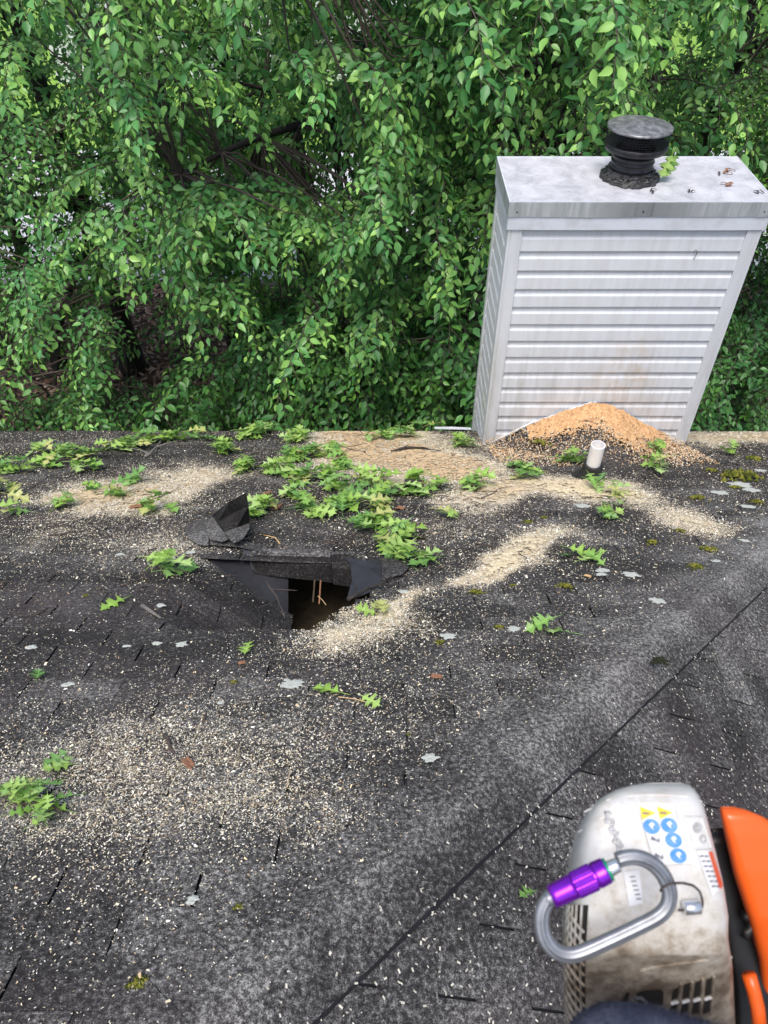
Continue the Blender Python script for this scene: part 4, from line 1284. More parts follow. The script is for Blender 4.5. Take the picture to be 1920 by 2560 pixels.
# twigs and sticks: (path in the photograph, radius, height above the roof, material, name, label)
STICKS = [
 ([(360, 1140), (385, 1127), (400, 1108), (408, 1095), (402, 1082)], .011, .03, M_GREYTWIG, 'branch', 'grey-barked forked branch among the leaves at left'),
 ([(980, 1128), (1020, 1120), (1060, 1122), (1100, 1127)], .012, .016, M_BARK, 'stick', 'thick dark stick on orange sawdust near the eave'),
 ([(842, 1112), (880, 1125), (930, 1132), (975, 1130)], .006, .012, M_TWIG, 'stick', 'thin brown stick left of the thick dark stick'),
 ([(870, 1500), (900, 1482), (945, 1460), (985, 1445), (1010, 1432)], .009, .02, M_BARK, 'branch', 'bark-covered branch along the right rim of the hole'),
 ([(834, 1458), (845, 1465), (856, 1478), (868, 1490)], .0055, .03, M_GREYTWIG, 'twig', 'pale forked twig poking out of the hole'),
 ([(490, 1454), (530, 1444), (565, 1440), (583, 1448)], .005, .012, M_TWIG, 'twig', 'bent brown twig on the sunken shingles left of the hole'),
 ([(355, 1512), (380, 1528), (402, 1545)], .009, .01, M_GREYTWIG, 'bark_piece', 'flaky bark strips left of the hole lip'),
 ([(300, 1466), (330, 1455), (350, 1446), (372, 1443)], .004, .01, M_TWIG, 'twig', 'dark twig on slotted shingles at left'),
 ([(118, 1340), (150, 1335), (190, 1328)], .004, .01, M_TWIG, 'twig', 'straight thin twig under the left sawdust patch'),
 ([(235, 1240), (270, 1232), (300, 1238), (345, 1240), (378, 1236)], .004, .012, M_TWIG, 'twig', 'wavy twig lying across the left sawdust patch'),
 ([(385, 1248), (410, 1238), (440, 1225)], .004, .012, M_TWIG, 'twig', 'short twig at the right end of the left sawdust patch'),
 ([(885, 1062), (900, 1078), (915, 1092)], .004, .02, M_TWIG, 'twig', 'broken twig at the eave above the orange sawdust'),
 ([(700, 1360), (690, 1345), (660, 1338), (655, 1330)], .004, .014, M_WOOD, 'splinter', 'pale wood splinter on the torn shingle edge'),
 ([(1205, 1245), (1235, 1232), (1255, 1215)], .004, .012, M_TWIG, 'twig', 'slender twig right of the dark spiky leaf tuft'),
 ([(1030, 1300), (1034, 1340), (1040, 1375), (1048, 1392)], .004, .03, M_GREYTWIG, 'twig', 'grey twig crossing the leaf trail right of the hole'),
 ([(930, 1335), (938, 1370), (945, 1405), (948, 1440)], .004, .02, M_GREYTWIG, 'twig', 'grey twig hanging down to the hole rim'),
 ([(800, 1350), (830, 1358), (860, 1366)], .004, .012, M_TWIG, 'twig', 'small twig on bare shingles above the folded edge'),
 ([(815, 1360), (850, 1352), (880, 1356)], .0035, .012, M_TWIG, 'twig', 'curved thin twig on bare shingles above the folded edge'),
 ([(560, 1520), (572, 1548), (580, 1562)], .004, .015, M_GREYTWIG, 'twig', 'stub of twig standing at the hole lip'),
 ([(666, 1455), (690, 1490), (700, 1515), (712, 1545)], .005, -.08, M_TWIG, 'twig', 'brown twig slanting down inside the hole'),
 ([(1570, 1130), (1620, 1140), (1680, 1150), (1740, 1152)], .006, .014, M_TWIG, 'stick', 'long brown stick right of the vent pipe'),
 ([(1590, 1150), (1640, 1158), (1700, 1166)], .005, .012, M_TWIG, 'stick', 'second long stick below the long brown stick'),
 ([(1720, 1155), (1770, 1160), (1810, 1168)], .005, .012, M_TWIG, 'twig', 'dark twig among moss at the right'),
 ([(1075, 1545), (1095, 1540), (1107, 1537)], .006, .008, M_BARK, 'twig', 'short dark twig on the sawdust streak below the hole'),
 ([(412, 1835), (420, 1860), (432, 1882), (444, 1905)], .007, .004, M_TWIG, 'bark_piece', 'mossy bark strip on the lower left sawdust'),
 ([(505, 1808), (514, 1795), (517, 1780)], .005, .004, M_TWIG, 'bark_piece', 'small bark flake above the lower left sawdust'),
 ([(120, 1520), (90, 1535), (62, 1550)], .004, .008, M_TWIG, 'twig', 'tiny twig in a shingle slot at far left'),
]
def stick_path(path, rad, h):
    pts = []
    for k, (px, py) in enumerate(path):
        pts.append(at(px, py, h * (0.6 + .4 * math.sin(k * 1.7)) + float(dispA(*roof_xs(px, py))) * (h > 0)))
    out = []
    for a, b in zip(pts[:-1], pts[1:]):
        for q in (0, .5): out.append(a + (b - a) * q + rng.normal(0, rad * .35, 3))
    return out + [pts[-1]]
for (path, rad, h, mat, nm, lab) in STICKS:
    pts = stick_path(path, rad, h + rad)
    e = empty(nm, pts[0], lab, nm.replace('_', ' '))
    n = len(pts)
    MB().tube(pts, [rad * (1.0 - .55 * k / (n - 1)) * random.uniform(.9, 1.1) for k in range(n)], 7).build('shaft', mat, e, True)
    if rad < .02 and nm in ('branch', 'stick', 'twig'):
        for q in range(2 if n > 4 else 1):
            b = pts[1 + q * 2 if n > 4 else 1]
            d = (pts[-1] - pts[0]); L = np.linalg.norm(d); d /= L
            sd_ = np.cross(NA, d) * (-1) ** q
            MB().tube([b, b + d * L * .12 + sd_ * L * .10 + NA * .01, b + d * L * .20 + sd_ * L * .22 + NA * .012], [rad * .6, rad * .45, rad * .25], 5).build('side_twig', mat, e, True)
# cut pieces of wood
def chunk(path, rad, h, bark, endm, name, lab, cat='wood'):
    pts = [at(px, py, h) for px, py in path]
    e = empty(name, pts[0], lab, cat)
    d = pts[-1] - pts[0]
    L = np.linalg.norm(d); d /= L
    ps = [pts[0] + d * L * q for q in np.linspace(0, 1, 7)]
    mb = MB()
    pr = [(math.cos(2 * math.pi * k / 12) * random.uniform(.85, 1.1), math.sin(2 * math.pi * k / 12) * random.uniform(.85, 1.1)) for k in range(12)]
    mb.tube(ps, [rad * random.uniform(.94, 1.06) for _ in ps], profile=pr, cap=False).build('bark', bark, e, True)
    a = MB()
    a.tube([ps[0] + d * .002, ps[0] + d * .012], rad * .97, profile=pr).build('cut_face', endm, e)
    a = MB()
    a.tube([ps[-1] - d * .012, ps[-1] - d * .002], rad * .97, profile=pr).build('cut_face', endm, e)
chunk([(1012, 1212), (1058, 1214)], .042, .04, M_BARK, M_WOODRED, 'log_chunk', 'short dark log chunk with orange cut end, half under oak leaves')
chunk([(1322, 1107), (1368, 1088)], .026, .035, M_WOOD, M_WOOD, 'split_stick', 'peeled pale stick at the foot of the chimney saddle')
chunk([(1016, 1425), (1009, 1432)], .0, .0, M_WOOD, M_WOOD, 'x', 'x') if False else None
def bark_bit(px, py, w_, l_, mat, lab, name='bark_chip'):
    x, s = roof_xs(px, py)
    P = A(x, s, dispA(x, s) + .012)
    az = random.uniform(0, 3.1)
    d = rt * math.cos(az) + E2 * math.sin(az); c = np.cross(NA, d)
    V, F = [], []
    for i in range(5):
        for j in range(4):
            u, v = i / 4 - .5, j / 3 - .5
            V.append(P + d * l_ * u * (1 + .2 * math.sin(7 * v)) + c * w_ * v * (1 - .5 * abs(u)) + NA * (w_ * .35 * (v * v * 2 - u * u) + .004 * random.random()))
    F = [(i * 4 + j, (i + 1) * 4 + j, (i + 1) * 4 + j + 1, i * 4 + j + 1) for i in range(4) for j in range(3)]
    o = mk(name, V, F, mat)
    m = o.modifiers.new('solid', 'SOLIDIFY'); m.thickness = .005
    tag(o, lab, 'bark')
bark_bit(690, 1270, .07, .10, M_WOODRED, 'flat reddish bark piece beside leaves above the hole')
bark_bit(657, 1326, .035, .05, M_WOODRED, 'small red bark crumb under the leaves by the lifted shingle')
bark_bit(668, 1238, .03, .09, M_WOODRED, 'thin red-brown bark sliver above the lifted shingles')
bark_bit(345, 1272, .05, .09, M_WOODRED, 'reddish bark flake below the left sawdust patch')
bark_bit(1565, 1148, .05, .14, M_WOODRED, 'long red-brown bark slab right of the vent pipe')
bark_bit(1580, 1112, .05, .07, M_WOODRED, 'orange bark flake on the right side of the saddle')
bark_bit(765, 1188, .035, .045, M_PVC, 'small white chip among the leaves above the hole', 'white_chip')
bark_bit(860, 1408, .03, .045, M_TWIG, 'dark bark crumb at the folded shingle edge')
bark_bit(1468, 1446, .014, .03, M_WOOD, 'single thick pale chip right of the sawdust streak', 'wood_chip')
bark_bit(1090, 1700, .018, .035, M_WOODRED, 'small rusty bark crumb in the middle of the roof')
bark_bit(605, 1667, .016, .022, M_WOODRED, 'tiny red bark crumb below the hole')
bark_bit(470, 1915, .022, .05, M_WOODRED, 'reddish bark dust flake in the lower left sawdust')
bark_bit(540, 1543, .05, .14, M_GREYTWIG, 'pale weathered bark plate at the hole lip')
bark_bit(1000, 1275, .04, .05, M_WOODRED, 'red-brown bark crumb in leaves right of the hole')
# loose twig and bark litter
mb = MB()
for k in range(330):
    px, py = random.choice([(random.uniform(560, 1250), random.uniform(1095, 1330)), (random.uniform(0, 560), random.uniform(1150, 1500)), (random.uniform(1150, 1900), random.uniform(1110, 1260)), (random.uniform(1000, 1300), random.uniform(1240, 1420))])
    x, s = roof_xs(px, py)
    if s > EAVE_S - .05 or poly_in(np.array([x]), np.array([s]), HOLE)[0]: continue
    az = random.uniform(0, 6.28); L = random.uniform(.03, .16); r_ = random.uniform(.0012, .003)
    d = rt * math.cos(az) + E2 * math.sin(az); c = np.cross(NA, d)
    P = A(x, s, float(dispA(x, s)) + .012)
    if CX0 < P[0] < CX1 and P[1] > 4.0: P[2] = max(P[2], float(saddle_z(P[0], min(P[1], 4.8))) + .02)
    mb.tube([P, P + d * L * .4 + c * L * random.uniform(-.15, .15) + NA * .006, P + d * L * .75 + c * L * random.uniform(-.2, .2), P + d * L], [r_, r_, r_ * .8, r_ * .4], 4)
o = mb.build('twig_litter', M_TWIG)
tag(o, 'loose fine brown twigs littering the upper roof', 'twigs', kind='stuff')

# lichen rosettes and moss on the shingles
for (px, py, rx) in [(730, 1717, 26), (1075, 1900, 22), (482, 2258, 15), (1578, 1440, 20), (1506, 1430, 16), (1502, 1440, 12), (1645, 1505, 20), (1122, 1596, 19), (1285, 1577, 17), (391, 1615, 12), (455, 1617, 16),
                     (80, 1624, 13), (317, 1621, 9), (478, 1382, 12), (402, 1513, 11), (1457, 1268, 20), (1010, 1470, 13), (172, 1716, 14), (552, 1764, 8), (1850, 1215, 26), (1800, 1235, 20), (1790, 1407, 12), (1880, 1228, 22), (1870, 1270, 16), (1550, 1110, 9), (300, 1390, 9), (620, 1375, 7), (1900, 1180, 14), (1860, 1356, 12)]:
    x, s = roof_xs(px, py)
    P = A(x, s, dispA(x, s) + .0088)
    _, _, z = project(P)
    r_ = rx * z / FPX
    sd_ = random.randrange(999)
    V = [P + NA * .001]
    n = 22
    for q, fr in ((0, .55), (1, 1.0)):
        for k in range(n):
            rr = r_ * fr * (1 + .75 * (float(vnoise(k * 1.1, sd_, 3)) - .5)) * (1.0 if q else .9) * random.uniform(.9, 1.08)
            th = 2 * math.pi * k / n
            V.append(P + rt * rr * math.cos(th) + E2 * rr * math.sin(th) * .95 + NA * (.002 * (1 - q) + .001 * random.random()))
    F = [(0, 1 + k, 1 + (k + 1) % n) for k in range(n)] + [(1 + k, 1 + n + k, 1 + n + (k + 1) % n, 1 + (k + 1) % n) for k in range(n)]
    mk('lichen_patch', V, F, M_LICHEN, roof)
for (px, py, rx, ry) in [(1850, 1196, 48, 1.0), (1772, 1378, 22, 1), (1740, 1421, 22, 1), (1413, 1470, 20, 1), (1190, 1482, 18, 1), (1283, 1466, 10, 1), (1247, 1571, 13, 1), (600, 2276, 18, .8), (345, 2470, 34, .8), (585, 1712, 12, 1),
                         (1100, 1612, 15, 1), (1320, 1307, 13, 1), (1360, 1297, 12, 1), (1745, 1248, 20, 1), (1838, 1222, 16, 1), (1890, 1258, 18, 1), (1885, 1150, 22, 1), (1780, 1180, 18, 1), (1650, 1660, 26, .8), (1345, 1130, 24, 1), (1700, 1330, 14, 1), (1630, 1360, 18, 1), (215, 1493, 9, 1), (1020, 1840, 6, 1)]:
    x, s = roof_xs(px, py)
    P = A(x, s, float(dispA(x, s)) + .006)
    _, _, z = project(P)
    r_ = rx * z / FPX
    if CX0 < P[0] < CX1 and P[1] > 4.05: P[2] = float(saddle_z(P[0], P[1])) + .004
    V, F, C_ = [], [], []
    for q in range(70):
        a, b = rng.normal(0, .42, 2)
        c = P + rt * a * r_ + E2 * b * r_ * ry + NA * max(0, .35 * r_ * (1 - a * a - b * b)) * .6
        h = r_ * random.uniform(.10, .22)
        n0 = len(V)
        for k in range(5):
            th = 2 * math.pi * k / 5
            V.append(c + (rt * math.cos(th) + E2 * math.sin(th)) * h * .9)
        V.append(c + NA * h * 1.2 + rt * random.uniform(-.4, .4) * h)
        F += [(n0 + k, n0 + (k + 1) % 5, n0 + 5) for k in range(5)]
        cc = np.array(random.choice([(.10, .12, .02), (.19, .19, .03), (.06, .07, .015), (.25, .24, .05)]) if px != 1650 else (.03, .035, .02))
        C_ += [cc * .6] * 5 + [cc * 1.1]
    mk('moss_clump', V, F, M_MOSS, roof, attrs=dict(col=np.array(C_)))
# dry bits on the chimney cap
def capbit(px, py, n, label, cat, mat, L=.05):
    P = atz(px, py, CZT + .006)
    e = empty('dry_scrap', P, label, cat)
    for k in range(n):
        az = random.uniform(0, 6.28)
        d = np.array([math.cos(az), math.sin(az), 0]); c = np.array([-d[1], d[0], 0])
        MB().tube([P + c * .01 * k, P + c * .01 * k + d * L * .4 + np.array([0, 0, .012]), P + d * L + c * random.uniform(-.02, .02) + np.array([0, 0, .004])], 1.0, profile=[(-.006, -.001), (.006, -.0015), (.007, .001), (-.004, .0015)]).build('frond', mat, e)
capbit(1822, 429, 5, 'curled orange dead leaf on the chimney cap right of the flue', 'dead leaf', M_WOODRED)
capbit(1817, 459, 4, 'crumpled brown dead leaf on the chimney cap near its front edge', 'dead leaf', M_WOODRED, .04)
capbit(1797, 430, 1, 'dark pod lying left of the orange leaf on the chimney cap', 'pod', M_TWIG, .06)
capbit(1727, 480, 2, 'dark speck of bark on the chimney cap below the flue', 'bark', M_BARK, .03)
capbit(1897, 482, 3, 'dark scrap at the front right corner of the chimney cap', 'bark', M_BARK, .03)
capbit(1630, 478, 2, 'dark flake in front of the flue collar on the chimney cap', 'bark', M_BARK, .035)

# ================================================================== GARDEN BEHIND THE HOUSE
def big_sheet(name, x0, x1, y0, y1, z, mat, label, cat, amp=0.0, step=1.0, slope=0.0):
    xs, ys = np.arange(x0, x1 + step, step), np.arange(y0, y1 + step, step)
    Xg, Yg = np.meshgrid(xs, ys, indexing='ij')
    Z = z + amp * (fbm(Xg * .3, Yg * .3, 40) - .5) + slope * (Yg - y0)
    V = np.stack([Xg, Yg, Z], -1).reshape(-1, 3)
    n = len(ys)
    F = np.array([(i * n + j, (i + 1) * n + j, (i + 1) * n + j + 1, i * n + j + 1) for i in range(len(xs) - 1) for j in range(n - 1)])
    return tag(mk(name, V, F, mat, None, True), label, cat, kind='structure')
M_SOIL = ground_mat('leafy_soil', [(0.25, (0.020, 0.013, 0.009)), (0.5, (0.075, 0.045, 0.034)), (0.75, (0.17, 0.10, 0.075))], 16)
M_LAWN = ground_mat('lawn', [(0.25, (0.10, 0.20, 0.03)), (0.5, (0.20, 0.36, 0.05)), (0.8, (0.30, 0.45, 0.08))], 9)
M_DRIVE = ground_mat('pale_concrete', [(0.2, (0.45, 0.46, 0.48)), (0.6, (0.62, 0.63, 0.66)), (0.9, (0.72, 0.73, 0.75))], 3)
big_sheet('ground', -60, 60, -20, 120, GZ - .02, M_SOIL, 'brown leafy ground under the trees behind the house', 'ground', .0, 4)
big_sheet('lawn', -60, 60, 24.4, 110, GZ + .03, M_LAWN, 'bright green lawn beyond the driveway, glimpsed through leaves', 'lawn', 0, 4)
big_sheet('driveway', -26, 14, 16.4, 24.2, GZ + .012, M_DRIVE, 'pale concrete driveway glimpsed through the trees', 'driveway', 0, 4)
kb = MB()
for k in range(16): kb.bbox((-26 + k * 2.5, 16.1, GZ - .05), (-23.53 + k * 2.5, 16.38, GZ + .13))
tag(kb.build('kerb', M_DRIVE, bevel=.02), 'pale kerb along the near edge of the driveway', 'kerb', kind='structure')
# fallen leaves on the ground
n = 15000
x = rng.uniform(-9, 6, n); y = rng.uniform(9.5, 16.0, n)
P = np.stack([x, y, GZ + .02 + rng.uniform(0, .05, n)], -1)
th = rng.uniform(0, 6.28, n); L = rng.uniform(.04, .085, n)
t = np.stack([np.cos(th), np.sin(th), rng.normal(0, .3, n)], -1); b = np.stack([-np.sin(th), np.cos(th), rng.normal(0, .3, n)], -1)
V = np.stack([P - t * L[:, None], P - b * L[:, None] * .5, P + t * L[:, None], P + b * L[:, None] * .5], 1).reshape(-1, 3)
pal = np.array([(.30, .19, .14), (.20, .11, .08), (.40, .28, .23), (.12, .07, .05)])
o = mk('leaf_litter', V, np.arange(4 * n).reshape(-1, 4), M_LITTER, attrs=dict(col=np.repeat(pal[rng.integers(0, 4, n)], 4, 0)))
tag(o, 'brown fallen leaves carpeting the ground under the trees', 'leaf litter', kind='stuff')
# far house
fh = empty('far_house', (-3, 34, GZ), 'white house far behind the trees at the top of the picture', 'house')
M_FARWALL = simple('far_white_wall', (0.72, 0.72, 0.73), 0.7)
M_FARROOF = simple('far_roof', (0.10, 0.09, 0.09), 0.9)
M_GLASS = simple('far_window_glass', (0.03, 0.035, 0.04), 0.1)
MB().bbox((-12, 31, GZ), (7, 40, GZ + 6)).build('wall', M_FARWALL, fh)
MB().add([(-12.6, 30.4, GZ + 6), (7.6, 30.4, GZ + 6), (7.6, 35.5, GZ + 9), (-12.6, 35.5, GZ + 9), (-12.6, 40.6, GZ + 6), (7.6, 40.6, GZ + 6)], [(0, 1, 2, 3), (3, 2, 5, 4), (0, 3, 4), (1, 5, 2)]).build('roof', M_FARROOF, fh)
for wx in (-10, -6.5, -3, .5, 4):
    for wz in (1.2, 4.0):
        f = MB().bbox((wx - .6, 30.95, GZ + wz), (wx + .6, 30.99, GZ + wz + 1.3)).build('window', M_TRIM, fh)
        MB().bbox((wx - .5, 30.92, GZ + wz + .1), (wx + .5, 30.947, GZ + wz + 1.2)).build('pane', M_GLASS, f)
for k in range(9):
    MB().bbox((-12.02, 30.96, GZ + .3 + k * .6), (7.02, 30.992, GZ + .33 + k * .6)).build('siding_course', M_TRIM, fh)

# ---- trees
LEAF_V = np.array([(0, 0, 0), (0, .38, -.015), (0, .72, -.02), (0, 1.0, -.10), (-.17, .13, .055), (-.27, .40, .075), (-.15, .72, .03), (.17, .13, .055), (.27, .40, .075), (.15, .72, .03)])
LEAF_F = [(0, 1, 5, 4), (1, 2, 6, 5), (0, 7, 8, 1), (1, 8, 9, 2)]
LEAF_T = [(2, 3, 6), (2, 9, 3)]
LF = np.array([(0, 1, 5), (0, 5, 4), (1, 2, 6), (1, 6, 5), (2, 3, 6), (0, 7, 8), (0, 8, 1), (1, 8, 9), (1, 9, 2), (2, 9, 3)])
SIMPLE_V = np.array([(0, 0, 0), (-.26, .45, .06), (0, 1, -.05), (.26, .45, .06)])
SIMPLE_F = np.array([(0, 2, 1), (0, 3, 2)])

def unit(v): return v / (np.linalg.norm(v, axis=-1, keepdims=True) + 1e-9)

def spray(seed, L=1.15, droop=1.0, side=.42, leafsize=.105, gap=.055):
    """a drooping spray: main twig along +X bending down, side twigs, hanging leaves"""
    r_ = np.random.default_rng(seed)
    n = 15
    pitch = np.linspace(R(12), R(-38) - R(42) * droop, n)
    yaw = np.cumsum(r_.normal(0, .06, n))
    d = np.stack([np.cos(pitch) * np.cos(yaw), np.cos(pitch) * np.sin(yaw), np.sin(pitch)], 1)
    main = np.concatenate([[np.zeros(3)], np.cumsum(d * L / n, 0)])
    tw = [(main, .006 * L, .0015)]
    P, T, Nn, Sz, Yg = [], [], [], [], []
    def leaves(path, young0, young1, lsz):
        seg = np.linalg.norm(np.diff(path, axis=0), axis=1)
        cum = np.concatenate([[0], np.cumsum(seg)])
        m = max(2, int(cum[-1] / gap))
        for k in range(m + 1):
            u = cum[-1] * (k + .4 * r_.random()) / (m + .6)
            i = min(np.searchsorted(cum, u, 'right') - 1, len(seg) - 1)
            f_ = (u - cum[i]) / seg[i]
            p = path[i] + (path[i + 1] - path[i]) * f_
            dr = unit(path[i + 1] - path[i])
            sv = unit(np.cross(dr, [0, 0, 1.0])) * (1 if k % 2 else -1)
            if k == m: sv = sv * .2
            t = unit(dr * .40 + sv * r_.uniform(.3, 1.0) + np.array([0, 0, -r_.uniform(.0, .65)]) + r_.normal(0, .26, 3))
            nn = np.array([0, 0, .85]) + dr * .55 + sv * .2 + r_.normal(0, .36, 3)
            nn = unit(nn - t * (nn @ t))
            y_ = young0 + (young1 - young0) * (k / m)
            P.append(p + t * .012); T.append(t); Nn.append(nn)
            Sz.append(lsz * r_.uniform(.62, 1.22) * (1 - .38 * max(0, (k / m - .6) / .4) * (young1 > .3)))
            Yg.append(np.clip(y_ + r_.normal(0, .12), 0, 1))
    for i in range(2, n, 1):
        if r_.random() < .12: continue
        fr = i / n
        sl = L * side * (1 - .62 * fr) * r_.uniform(.6, 1.15)
        sg = 1 if i % 2 else -1
        dr = unit(main[i + 1] - main[i])
        sv = unit(np.cross(dr, [0, 0, 1.0])) * sg
        m = 6
        q0 = unit(dr * .75 + sv * .75 + np.array([0, 0, r_.uniform(-.25, .15)]))
        path = [main[i]]
        for k in range(m):
            q = unit(q0 + np.array([0, 0, -1.0]) * droop * (k / m) * .9)
            path.append(path[-1] + q * sl / m)
        path = np.array(path)
        tw.append((path, .003 * L, .001))
        leaves(path, .05, .75 if r_.random() < .6 else .3, leafsize)
    leaves(main[3:], .1, .9, leafsize)
    mb = MB()
    for path, ra, rb in tw:
        pp = path[::3] if len(path) > 8 else path[::2]
        mb.tube(pp, list(np.linspace(ra, rb, len(pp)) + .0006), 3, False)
    return dict(twv=np.array(mb.v), twf=np.array(mb.f), P=np.array(P), T=np.array(T), N=np.array(Nn), S=np.array(Sz), Y=np.array(Yg), tw=tw)

SPR_NEAR = [spray(200 + i, L=1.15, droop=(.5, .8, 1.05, .3)[i % 4], leafsize=.110, gap=.048) for i in range(12)]
SPR_FAR = [spray(300 + i, L=1.5, droop=(.5, .8, .3)[i % 3], leafsize=.125, gap=.085) for i in range(6)]

def rotz(a): c, s_ = math.cos(a), math.sin(a); return np.array([[c, -s_, 0], [s_, c, 0], [0, 0, 1.0]])

def make_leaves(P, T, Nn, S, C_, simple_=False):
    Xv = np.cross(T, Nn)
    LV = SIMPLE_V if simple_ else LEAF_V
    n, m = len(P), len(LV)
    V = P[:, None, :] + S[:, None, None] * (LV[None, :, 0, None] * Xv[:, None, :] + LV[None, :, 1, None] * T[:, None, :] + LV[None, :, 2, None] * Nn[:, None, :])
    Fb = SIMPLE_F if simple_ else LF
    F = (Fb[None] + (np.arange(n) * m)[:, None, None]).reshape(-1, 3)
    Cc = np.repeat(C_, m, 0)
    return V.reshape(-1, 3), F, Cc

def tree(name, label, base, height, rad, sprays, lean=(0, 0), green=(.073, .240, .068), young=(.35, .62, .13), sz=1.0, simple_=False, single=0, group='trees behind the house', nlimb=10, templates=None, twigs=True, limb_from=.25):
    """sprays: list of (x, y, z, azimuth, scale)"""
    templates = templates or SPR_NEAR
    base = np.asarray(base, float)
    root = empty(name, base, label, 'tree', group)
    hs = np.linspace(0, 1, 9)
    tp = np.stack([base[0] + lean[0] * hs + .12 * np.sin(hs * 5 + base[0]), base[1] + lean[1] * hs + .1 * np.cos(hs * 4), base[2] + height * hs], 1)
    MB().tube(tp, [rad * (1 + .5 * math.exp(-h * 14)) * (1 - .72 * h) for h in hs], 10).build('trunk', M_BARK, root, True)
    sp = np.array(sprays, float)
    r_ = np.random.default_rng(int(abs(base[0] * 100) + abs(base[1] * 10)))
    # limbs towards groups of sprays
    cen = sp[r_.choice(len(sp), min(nlimb, len(sp)), replace=False), :3]
    limb_pts = []
    for c in cen:
        h = np.clip((c[2] - base[2]) / height - .10 * r_.random() - .02, limb_from, .97)
        i = min(int(h * 8), 7); f_ = h * 8 - i
        a = tp[i] * (1 - f_) + tp[i + 1] * f_
        mid = (a + c) / 2 + np.array([0, 0, .10 * np.linalg.norm(c - a)]) + r_.normal(0, .08, 3)
        pts = [a * (1 - q) ** 2 + mid * 2 * q * (1 - q) + c * q * q for q in np.linspace(0, 1, 8)]
        r0 = rad * .42
        MB().tube(pts, [r0 * (1 - .8 * q) + .006 for q in np.linspace(0, 1, 8)], 6).build('limb', M_BARK, root, True)
        limb_pts += pts
    limb_pts = np.array(limb_pts)
    AP, AT, AN, AS, AC = [], [], [], [], []
    tw = MB()
    TV, TF, tn = [], [], 0
    g0, g1 = np.array(green), np.array(young)
    for k, (x, y, z, az, sc) in enumerate(sp):
        q = templates[r_.integers(len(templates))]
        M_ = rotz(az + r_.normal(0, .15)) @ np.array([[1, 0, 0], [0, 1 if r_.random() < .5 else -1, 0], [0, 0, 1.0]])
        tilt = r_.normal(0, .14); ct, st = math.cos(tilt), math.sin(tilt)
        M_ = M_ @ np.array([[ct, 0, -st], [0, 1, 0], [st, 0, ct]])
        o_ = np.array([x, y, z])
        AP.append(q['P'] @ M_.T * sc + o_); AT.append(q['T'] @ M_.T); AN.append(q['N'] @ M_.T); AS.append(q['S'] * sc ** .5 * sz)
        yv = np.clip(q['Y'] * 1.1 + r_.normal(0, .10), 0, 1)[:, None] ** 1.35
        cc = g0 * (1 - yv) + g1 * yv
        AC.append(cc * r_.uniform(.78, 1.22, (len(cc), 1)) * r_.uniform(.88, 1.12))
        if twigs:
            TV.append(q['twv'] @ M_.T * sc + o_); TF.append(q['twf'] + tn); tn += len(q['twv'])
            j = np.argmin(np.linalg.norm(limb_pts - o_, axis=1))
            a = limb_pts[j]
            if np.linalg.norm(a - o_) > .05:
                tw.tube([a, (a + o_) / 2 + np.array([0, 0, .06]), o_], [.016, .012, .007], 4, False)
    P, T, Nn, S_, C_ = map(np.concatenate, (AP, AT, AN, AS, AC))
    Nn = unit(Nn - T * (Nn * T).sum(1, keepdims=True))
    flip = (np.cross(T, Nn)).copy()
    if single:
        px, py, z = project(P)
        vis = (px > 10) & (px < 1910) & (py > 10) & (py < 1040)
        score = np.where(vis, S_ / z, 0)
        idx = np.argsort(-score)[:single]
        meshes = []
        for v_ in range(8):
            f_ = v_ / 7.0
            cc = g0 * (1 - f_) + g1 * f_
            meshes.append(mesh_data('leaf', LEAF_V, [tuple(q) for q in LF], M_LEAF, True, dict(col=np.tile(cc, (10, 1)))))
        yl = ((C_ @ [1, 1, 1]) - sum(g0)) / (sum(g1) - sum(g0))
        for i in idx:
            o = bpy.data.objects.new('leaf', meshes[int(np.clip(yl[i] * 8, 0, 7))])
            col.objects.link(o)
            o.matrix_basis = frame(P[i], T[i], Nn[i]) @ Matrix.Scale(float(S_[i]), 4)
            setp(o, root)
        kp = np.ones(len(P), bool); kp[idx] = False
        P, T, Nn, S_, C_ = P[kp], T[kp], Nn[kp], S_[kp], C_[kp]
    V, F, Cc = make_leaves(P, T, Nn, S_, C_, simple_)
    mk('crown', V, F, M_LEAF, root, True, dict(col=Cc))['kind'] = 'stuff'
    if twigs:
        tv = np.array(tw.v).reshape(-1, 3)
        mk('twigs', np.concatenate(TV + [tv]), np.concatenate(TF + [np.array(tw.f).reshape(-1, 4) + tn]), M_TWIG, root)['kind'] = 'stuff'
    return len(P)

